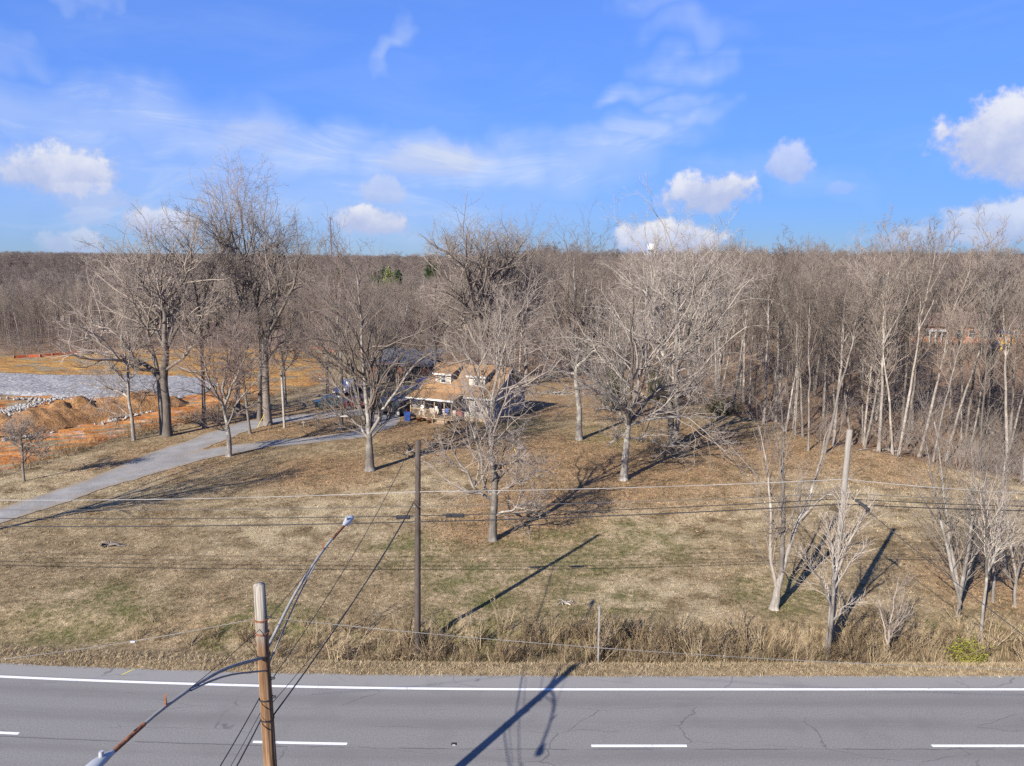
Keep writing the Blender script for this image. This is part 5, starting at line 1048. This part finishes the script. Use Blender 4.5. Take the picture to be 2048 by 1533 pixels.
for x_ in (3.1, 4.55): MB().bar((x_, -PD - .9, .75), (x_, -PD + .05, F0 + .85), .035, .035, 6).build('stair_rail', M_DECK, pc); MB().box(x_ - .04, x_ + .04, -PD - .94, -PD - .86, -.2, .78).build('newel', M_DECK, pc)
MB().box(W_ + .0, W_ + .03, .1, D_ - .1, EV - .28, EV - .1).build('belt_board', M_TRIM, hs_)
tag(hs_, 'tan cottage with brown shingle roof, two dormers and a front porch', 'house')
# ---- things on and about the porch
def inhouse(x_, y_, z_=0.): v_ = Matrix.Rotation(R_(-26), 3, 'Z') @ Vector((x_, y_, z_)); return (HX + v_.x, HY + v_.y, hs_.location.z + z_)
def chair(x_, y_, rz, mm, label):
    e = empty('porch_chair', inhouse(x_, y_, F0 - .02), R_(-26) + rz)
    MB().box(-.25, .25, -.25, .25, .38, .43).build('seat', mm, e); MB().prism([(.22, .43), (.27, .43), (.40, 1.0), (.35, 1.0)], 'x', -.25, .25).build('backrest', mm, e)
    for a_ in (-.22, .22):
        for c_ in (-.22, .22): MB().box(a_ - .025, a_ + .025, c_ - .025, c_ + .025, 0, .38).build('leg', mm, e)
        MB().box(a_ * 1.15 - .03, a_ * 1.15 + .03, -.25, .28, .60, .64).build('armrest', mm, e)
    return tag(e, label, 'chair')
M_BLUE = paint('blue_plastic', (.03, .065, .22), .5)
chair(.6, -1.0, .2, M_WHITE, 'white porch chair at the left end of the porch'); chair(2.1, -1.1, -.3, M_WHITE, 'white porch chair in front of the paired windows'); chair(3.4, -.7, .1, M_BLUE, 'blue porch chair beside the red door')
e = empty('storage_bin', inhouse(-.1, -2.75, .0)); e.location.z = hz(e.location.x, e.location.y)
MB().prism([(-.28, 0), (.28, 0), (.34, .85), (-.34, .85)], 'y', -.3, .3).build('bin_body', M_BLUE, e); MB().box(-.37, .37, -.33, .33, .855, .92).build('lid', M_BLUE, e); tag(e, 'blue plastic bin at the left corner of the porch', 'bin')
def planter(x_, y_, label):
    e = empty('flower_pot', inhouse(x_, y_)); e.location.z = hz(e.location.x, e.location.y); k = 12; pr = [(.0, .02), (.20, .02), (.28, .42), (.31, .42), (.31, .50), (.26, .50), (.24, .42), (.0, .42)]; V = [(r_ * math.cos(a_), r_ * math.sin(a_), z_) for (r_, z_) in pr for a_ in np.arange(k) * 6.283 / k]
    obj('pot', mesh_np('pot', np.array(V), np.array([(i * k + j, i * k + (j + 1) % k, (i + 1) * k + (j + 1) % k, (i + 1) * k + j) for i in range(len(pr) - 1) for j in range(k)])), M_RUST, e)
    me = tuft(int(x_ * 10) + 400, 14, .45, .1, .03, .6); obj('plant', me, M_OLIVE, e, (0, 0, .42)); tag(e, label, 'flower pot')
planter(1.3, -2.7, 'terracotta pot before the porch rail, nearer the blue bin'); planter(2.6, -2.8, 'terracotta pot before the porch rail, nearer the steps')
# ------------------------------------------------------------------ barn, vehicles, clutter left of the house
m, g, b = mat('corrugated_metal', .5, .4); oc = g.node('ShaderNodeTexCoord').outputs['Object']; g.l.new(g.ramp(g.noise(g.map(oc, (.5, 4, 1)), 1.2, 5, .65), [(.35, (.085, .088, .09)), (.6, (.16, .165, .17)), (.72, (.14, .10, .08))]), b.inputs['Base Color']); b.inputs['Metallic'].default_value = .25; M_TIN = m
M_BARN = paint('red_brown_boards', (.15, .062, .045), .9, .25, 5.)
bx_, by_ = flat(792, 768); bn = empty('barn', (bx_, by_ + 2, hz(bx_, by_)), R_(-14))
for (a0, a1, b0, b1) in ((-4.6, 4.6, 0, .15), (-4.6, 4.6, 5.85, 6.), (-4.6, -4.45, .15, 5.85), (4.45, 4.6, .15, 5.85)): MB().box(a0, a1, b0, b1, -.4, 2.6).build('wall', M_BARN, bn)
for s_ in range(16):
    x0 = -5. + s_ * .625; MB().slab([(x0, -.5, 2.35), (x0 + .61, -.5, 2.35), (x0 + .61, 6.4, 3.9), (x0, 6.4, 3.9)], .05).build('roof_sheet', M_TIN, bn)
MB().box(-3.2, -.4, -.03, -.004, -.3, 2.1).build('door', M_BLACK, bn); MB().box(.6, 3.4, -.03, -.004, -.3, 2.1).build('door', M_BLACK, bn)
tag(bn, 'low red-brown barn with a grey corrugated roof behind the cars', 'barn')
def car(px, py, rz, kind, paintm, label, cat='car', name='parked_car'):
    x_, y_ = flat(px, py); e = empty(name, (x_, y_, hz(x_, y_)), rz)
    if kind == 'sedan': L_, body, cab = 4.5, [(-2.25, .35), (2.25, .35), (2.28, .62), (2.1, .80), (.95, .92), (-1.6, .95), (-2.2, .88), (-2.28, .6)], [(1.0, .92), (.35, 1.38), (-.85, 1.42), (-1.65, .95)]
    elif kind == 'suv': L_, body, cab = 4.7, [(-2.3, .4), (2.3, .4), (2.32, .75), (2.15, .98), (1.05, 1.06), (-2.2, 1.08), (-2.32, .7)], [(1.1, 1.06), (.5, 1.66), (-1.9, 1.70), (-2.25, 1.08)]
    elif kind == 'van': L_, body, cab = 5.2, [(-2.6, .4), (2.6, .4), (2.62, .8), (2.4, 1.05), (1.75, 1.15), (-2.55, 1.2)], [(1.75, 1.15), (1.05, 2.0), (-2.45, 2.05), (-2.55, 1.2)]
    else: L_, body, cab = 5.4, [(-2.7, .5), (2.7, .5), (2.72, .85), (2.5, 1.08), (1.35, 1.15), (-.75, 1.16), (-.75, 1.1), (-2.65, 1.1), (-2.7, .6)], [(1.35, 1.15), (.75, 1.75), (-.55, 1.78), (-.75, 1.16)]
    MB().prism(body, 'y', -.88, .88).build('body', paintm, e, bevel=.05)
    MB().prism([(p[0], p[1] - .02) for p in cab], 'y', -.76, .76).build('cabin', paintm, e, bevel=.04)
    lo, hi = cab[0][1], max(p[1] for p in cab)
    q = [(cab[0][0] - .22, lo + .06), (cab[1][0] - .05, hi - .12), (cab[2][0] + .08, hi - .12), (cab[3][0] + .25, lo + .06)]
    for s_ in (-1, 1): MB().prism(q, 'y', s_ * .764, s_ * .775).build('side_window', M_GLASS, e)
    f0, f1 = Vector((cab[0][0], 0, cab[0][1])), Vector((cab[1][0], 0, cab[1][1])); n_ = Vector((f1.z - f0.z, 0, f0.x - f1.x)).normalized()
    a_, c_ = f0.lerp(f1, .08) + n_ * .015, f0.lerp(f1, .88) + n_ * .015; MB().raw([(a_.x, -.68, a_.z), (a_.x, .68, a_.z), (c_.x, .62, c_.z), (c_.x, -.62, c_.z), (a_.x - .02, -.68, a_.z - .02), (a_.x - .02, .68, a_.z - .02), (c_.x - .02, .62, c_.z - .02), (c_.x - .02, -.62, c_.z - .02)], [(0, 1, 2, 3), (4, 7, 6, 5), (0, 4, 5, 1), (1, 5, 6, 2), (2, 6, 7, 3), (3, 7, 4, 0)]).build('windscreen', M_GLASS, e)
    for xw in (L_ * .31, -L_ * .30):
        for s_ in (-1, 1):
            wl = empty('wheel', (xw, s_ * .80, .34), parent=e); MB().bar((0, -.11, 0), (0, .11, 0), .34, .34, 18).build('tyre', M_BLACK, wl); MB().bar((0, s_ * .112, 0), (0, s_ * .125, 0), .2, .19, 12).build('rim', M_STEEL, wl)
    for s_ in (-1, 1): MB().box(L_ / 2 - .03, L_ / 2 + .05, s_ * .62 - .17, s_ * .62 + .17, .62, .76).build('headlight', M_LENS, e); MB().box(-L_ / 2 - .05, -L_ / 2 + .02, s_ * .7 - .1, s_ * .7 + .1, .65, .85).build('tail_light', M_RED, e)
    return tag(e, label, cat)
car(722, 818, R_(10), 'sedan', paint('red_car_paint', (.11, .014, .016), .3, .05, 1., .6), 'dark red sedan parked at the end of the driveway')
car(782, 828, R_(160), 'suv', paint('black_car_paint', (.022, .024, .03), .25, .05, 1., .6), 'black estate car parked beside the porch', 'car')
car(668, 816, R_(15), 'sedan', paint('teal_car_paint', (.012, .045, .058), .3, .05, 1., .6), 'teal sedan half hidden behind low maple branches')
car(698, 786, R_(75), 'pickup', paint('white_car_paint', (.70, .70, .70), .3, .04, 1., .6), 'white pickup parked beyond the red sedan', 'pickup', 'pickup_truck')
car(822, 806, R_(170), 'van', paint('navy_car_paint', (.02, .03, .07), .3, .05, 1., .6), 'navy van parked between the barn and the house', 'van', 'parked_van')
m_t = paint('blue_tarp', (.03, .09, .36), .55, .3, 3., .4)
x_, y_ = flat(855, 772); bm = bmesh.new(); bmesh.ops.create_icosphere(bm, subdivisions=3, radius=1.); rr = np.random.default_rng(3)
for v_ in bm.verts:
    v_.co.x *= 1.7; v_.co.y *= 1.1; v_.co.z = max(v_.co.z, -.05) * 1.3; v_.co += Vector(rr.normal(0, .05, 3))
me = bpy.data.meshes.new('tarp_heap'); bm.to_mesh(me); bm.free(); o = obj('tarp_heap', me, m_t, None, (x_, y_, hz(x_, y_))); tag(o, 'blue tarpaulin over a heap at the barn corner', 'tarpaulin')
# light pole, posts, guy guards on the lawn
M_YEL = paint('yellow_guard', (.62, .42, .04), .6)
def post(px, py, top, r_, mm, label, name='wooden_post', cat='post', head=None):
    x_, y_ = flat(px, py); z_ = at(px, top, y_)[2]; e = empty(name, (x_, y_, hz(x_, y_))); h_ = z_ - e.location.z; MB().bar((0, 0, -.1), (0, 0, h_), r_ * 1.15, r_, 10).build('post', mm, e)
    if head: head(e, h_)
    return tag(e, label, cat)
def cap(e, h_): MB().prism([(-.16, 0), (.16, 0), (.16, .12), (0, .2), (-.16, .12)], 'y', -.12, .12).build('cap', M_WOODPOST, e, (0, 0, h_ + .003))
def fitting(e, h_): MB().box(-.09, .09, -.06, .06, h_ - .5, h_ - .25).build('meter_box', M_STEEL, e, (0, -.17, 0))
post(569, 857, 741, .11, M_POLE_G, 'slim pale wooden service pole beside the upper driveway', 'service_pole', 'pole', fitting)
post(637, 857, 832, .06, M_WOODPOST, 'short wooden post with a cap between the driveway arms', head=cap); post(608, 855, 846, .05, M_WOODPOST, 'stubby wooden post left of the capped one', head=cap)
for (a_, b_, la) in (((514, 857), (529, 828), 'yellow guy-wire guard beside the tallest driveway tree'), ((1036, 915), (1024, 889), 'yellow guy-wire guard on the lawn right of the nearest oak')):
    x_, y_ = flat(*a_); z_ = hz(x_, y_); q = at(b_[0], b_[1], y_ + .4); e = empty('guy_wire', (x_, y_, z_)); d_ = Vector((q[0] - x_, .4, q[2] - z_)); MB().bar((0, 0, -.05), d_, .035, .03, 6).build('guard', M_YEL, e); MB().bar(d_, d_ * 2.6, .012, .012, 4).build('cable', M_CABLE, e); tag(e, la, 'guy wire')
# ------------------------------------------------------------------ far things
def mast():
    x_, y_ = at(663, 510, 900.)[:2]; e = empty('radio_mast', (x_, y_, hz(x_, y_))); top = at(663, 434, 900.)[2] - e.location.z; s_ = .55
    c3 = [(s_ * math.cos(a_), s_ * math.sin(a_)) for a_ in (0, 2.094, 4.189)]
    for c_ in c3: MB().bar((c_[0], c_[1], 0), (c_[0], c_[1], top), .34, .30, 5).build('leg', M_MAST, e)
    for i in range(int(top / 3)):
        z_ = i * 3.; mb = MB()
        for j in range(3): a_, c_ = c3[j], c3[(j + 1) % 3]; mb.bar((a_[0], a_[1], z_), (c_[0], c_[1], z_ + 3), .12, .12, 4); mb.bar((a_[0], a_[1], z_ + 3), (c_[0], c_[1], z_ + 3), .05, .05, 4)
        mb.build('lattice_bay', M_MAST, e)
    tag(e, 'thin lattice radio mast rising above the distant hills', 'radio mast')
M_MAST = paint('dull_mast_steel', (.16, .16, .18), .6); mast()
M_TANK = paint('white_tank_paint', (.48, .50, .52), .5, .04, .2)
x_, y_ = at(1303, 510, 700.)[:2]; e = empty('water_tower', (x_, y_, hz(x_, y_))); top = at(1303, 487, 700.)[2] - e.location.z
pr = [(.3, -7.4), (2.6, -7.0), (3.9, -6.2), (4.15, -5.2), (4.15, -1.6), (3.9, -1.1), (2.4, -.35), (.8, 0), (.0, 0)]; k = 24; V = [(r_ * math.cos(a_), r_ * math.sin(a_), top + z_) for (r_, z_) in pr for a_ in np.arange(k) * 6.28319 / k]
obj('tank', mesh_np('tank', np.array(V), np.array([(i * k + j, i * k + (j + 1) % k, (i + 1) * k + (j + 1) % k, (i + 1) * k + j) for i in range(len(pr) - 1) for j in range(k)]), True), M_TANK, e)
for a_ in np.arange(6) * 1.0472: MB().bar((4.6 * math.cos(a_), 4.6 * math.sin(a_), -1), (3.9 * math.cos(a_), 3.9 * math.sin(a_), top - 5), .28, .25, 8).build('leg', M_TANK, e)
MB().bar((0, 0, -1), (0, 0, top - 7), .7, .7, 10).build('riser', M_TANK, e)
for i in range(6): a_, c_ = i * 1.0472, (i + 1) * 1.0472; MB().bar((4.2 * math.cos(a_), 4.2 * math.sin(a_), top * .5), (4.2 * math.cos(c_), 4.2 * math.sin(c_), top * .5), .15, .15, 6).build('strut', M_TANK, e)
tag(e, 'white water tower peeping over the treetops', 'water tower')
# pines among the far bare trees
M_NEEDLE = {}
def pine(px, py_top, Y, h_, label, col, sd_):
    t_ = at(px, py_top, Y); x_ = t_[0]; e = empty('pine_tree', (x_, Y, t_[2] - h_)); rr = np.random.default_rng(sd_); n_ = 1500
    V, F = tubes(np.array([[(0, 0, -3), (0, 0, h_ * .5), (0, 0, h_ * .97)]]), np.array([[.22, .15, .03]]), 6); obj('trunk', mesh_np('trunk', V, F), BARK_D, e)
    z_ = h_ * (1 - rr.random(n_) ** .6 * .62); rad = (h_ - z_) * .30 * (1 + .5 * np.sin(z_ * 3.)) + .5; a_ = rr.random(n_) * 6.28; rr2 = rad * np.sqrt(rr.random(n_)) * (1 + .3 * np.sin(a_ * 3 + z_)); q = np.stack([rr2 * np.cos(a_), rr2 * np.sin(a_), z_], -1)
    d1 = rr.normal(0, 1, (n_, 3)); d1 /= np.linalg.norm(d1, axis=1, keepdims=True); d2 = np.cross(d1, rr.normal(0, 1, (n_, 3))); d2 /= np.linalg.norm(d2, axis=1, keepdims=True); s_ = rr.uniform(.22, .5, (n_, 1))
    V = np.stack([q - d1 * s_, q + d2 * s_ * .5, q + d1 * s_, q - d2 * s_ * .5], 1).reshape(-1, 3)
    if col not in M_NEEDLE:
        m, g, b = mat('pine_needles', .8, .2); g.l.new(g.ramp(g.noise(g.node('ShaderNodeTexCoord').outputs['Object'], .9, 4, .7), [(.35, tuple(c_ * .45 for c_ in col)), (.65, col)]), b.inputs['Base Color']); M_NEEDLE[col] = m
    obj('crown', mesh_np('crown', V, np.arange(n_ * 4).reshape(-1, 4)), M_NEEDLE[col], e); tag(e, label, 'pine tree', 'pines among the distant bare trees')
for i, (px, pt, Y_, la) in enumerate([(777, 534, 235., 'bright green pine, lightest of the distant pines'), (766, 533, 255., 'dark green pine behind the bright green one'), (795, 538, 250., 'dark green pine at the right end of the distant pine clump'), (748, 541, 260., 'dark pine left of the bright green one'), (675, 535, 270., 'dim dark pine below the radio mast'), (873, 518, 330., 'dark pine on the skyline left of the tall oak crown'), (858, 521, 330., 'second dark pine on the skyline, further from the oak crown')]):
    pine(px, pt, Y_, 13. if i else 11., la, (.16, .21, .04) if i == 0 else (.045, .075, .028), 700 + i)
# brick building and playground beyond the right-hand wood
M_BRICK = paint('orange_brick', (.44, .19, .10), .9, .2, 1.5); M_SHROOF = paint('brown_far_roof', (.20, .13, .10), .9, .2, 1.)
x_, y_ = at(1945, 680, 158.)[:2]; bz = hz(x_, y_); bd = empty('brick_building', (x_, y_, bz), R_(-8)); zt = 3.7
for (a0, a1, b0, b1) in ((-14, 14, 0, .3), (-14, 14, 9.7, 10), (-14, -13.7, .3, 9.7), (13.7, 14, .3, 9.7)): MB().box(a0, a1, b0, b1, -1.5, zt).build('wall', M_BRICK, bd)
MB().prism([(-.8, zt - .1), (10.8, zt - .1), (5, zt + 2.4)], 'x', -14.8, 14.8).build('roof', M_SHROOF, bd)
for i in range(9): window(-12.2 + i * 3., zt * .35, 1.2, 1.5, bd, 'front', 0.)
pr_ = empty('entrance_porch', parent=bd)
for i in range(4): MB().box(-9.6 + i * 1.2, -9.35 + i * 1.2, -2., -1.75, -1., 2.6).build('column', M_TRIM, pr_)
MB().box(-10., -5.5, -2.2, -.05, 2.61, 3.0).build('canopy', M_TRIM, pr_)
tag(bd, 'long low orange brick building glimpsed through the trunks at right', 'building')
x_, y_ = at(2006, 694, 146.)[:2]; e = empty('play_tower', (x_, y_, hz(x_, y_)))
for a_ in (-1, 1):
    for c_ in (-1, 1): MB().bar((a_, c_, -.3), (a_, c_, 3.3), .09, .09, 8).build('post', M_YEL, e)
MB().box(-1.1, 1.1, -1.1, 1.1, 1.4, 1.5).build('platform', M_YEL, e); MB().raw([(-1.4, -1.4, 3.3), (1.4, -1.4, 3.3), (1.4, 1.4, 3.3), (-1.4, 1.4, 3.3), (0, 0, 4.3)], [(0, 3, 2, 1), (0, 1, 4), (1, 2, 4), (2, 3, 4), (3, 0, 4)]).build('canopy', M_BLUE, e)
MB().raw([(-2.6, -.5, .1), (-2.6, .5, .1), (-1.1, .5, 1.5), (-1.1, -.5, 1.5), (-2.6, -.5, .2), (-2.6, .5, .2), (-1.1, .5, 1.7), (-1.1, -.5, 1.7)], [(0, 1, 2, 3), (4, 7, 6, 5), (0, 4, 5, 1), (1, 5, 6, 2), (2, 6, 7, 3), (3, 7, 4, 0)]).build('slide', M_BLUE, e)
tag(e, 'yellow playground tower with blue slide and canopy at right', 'play tower')
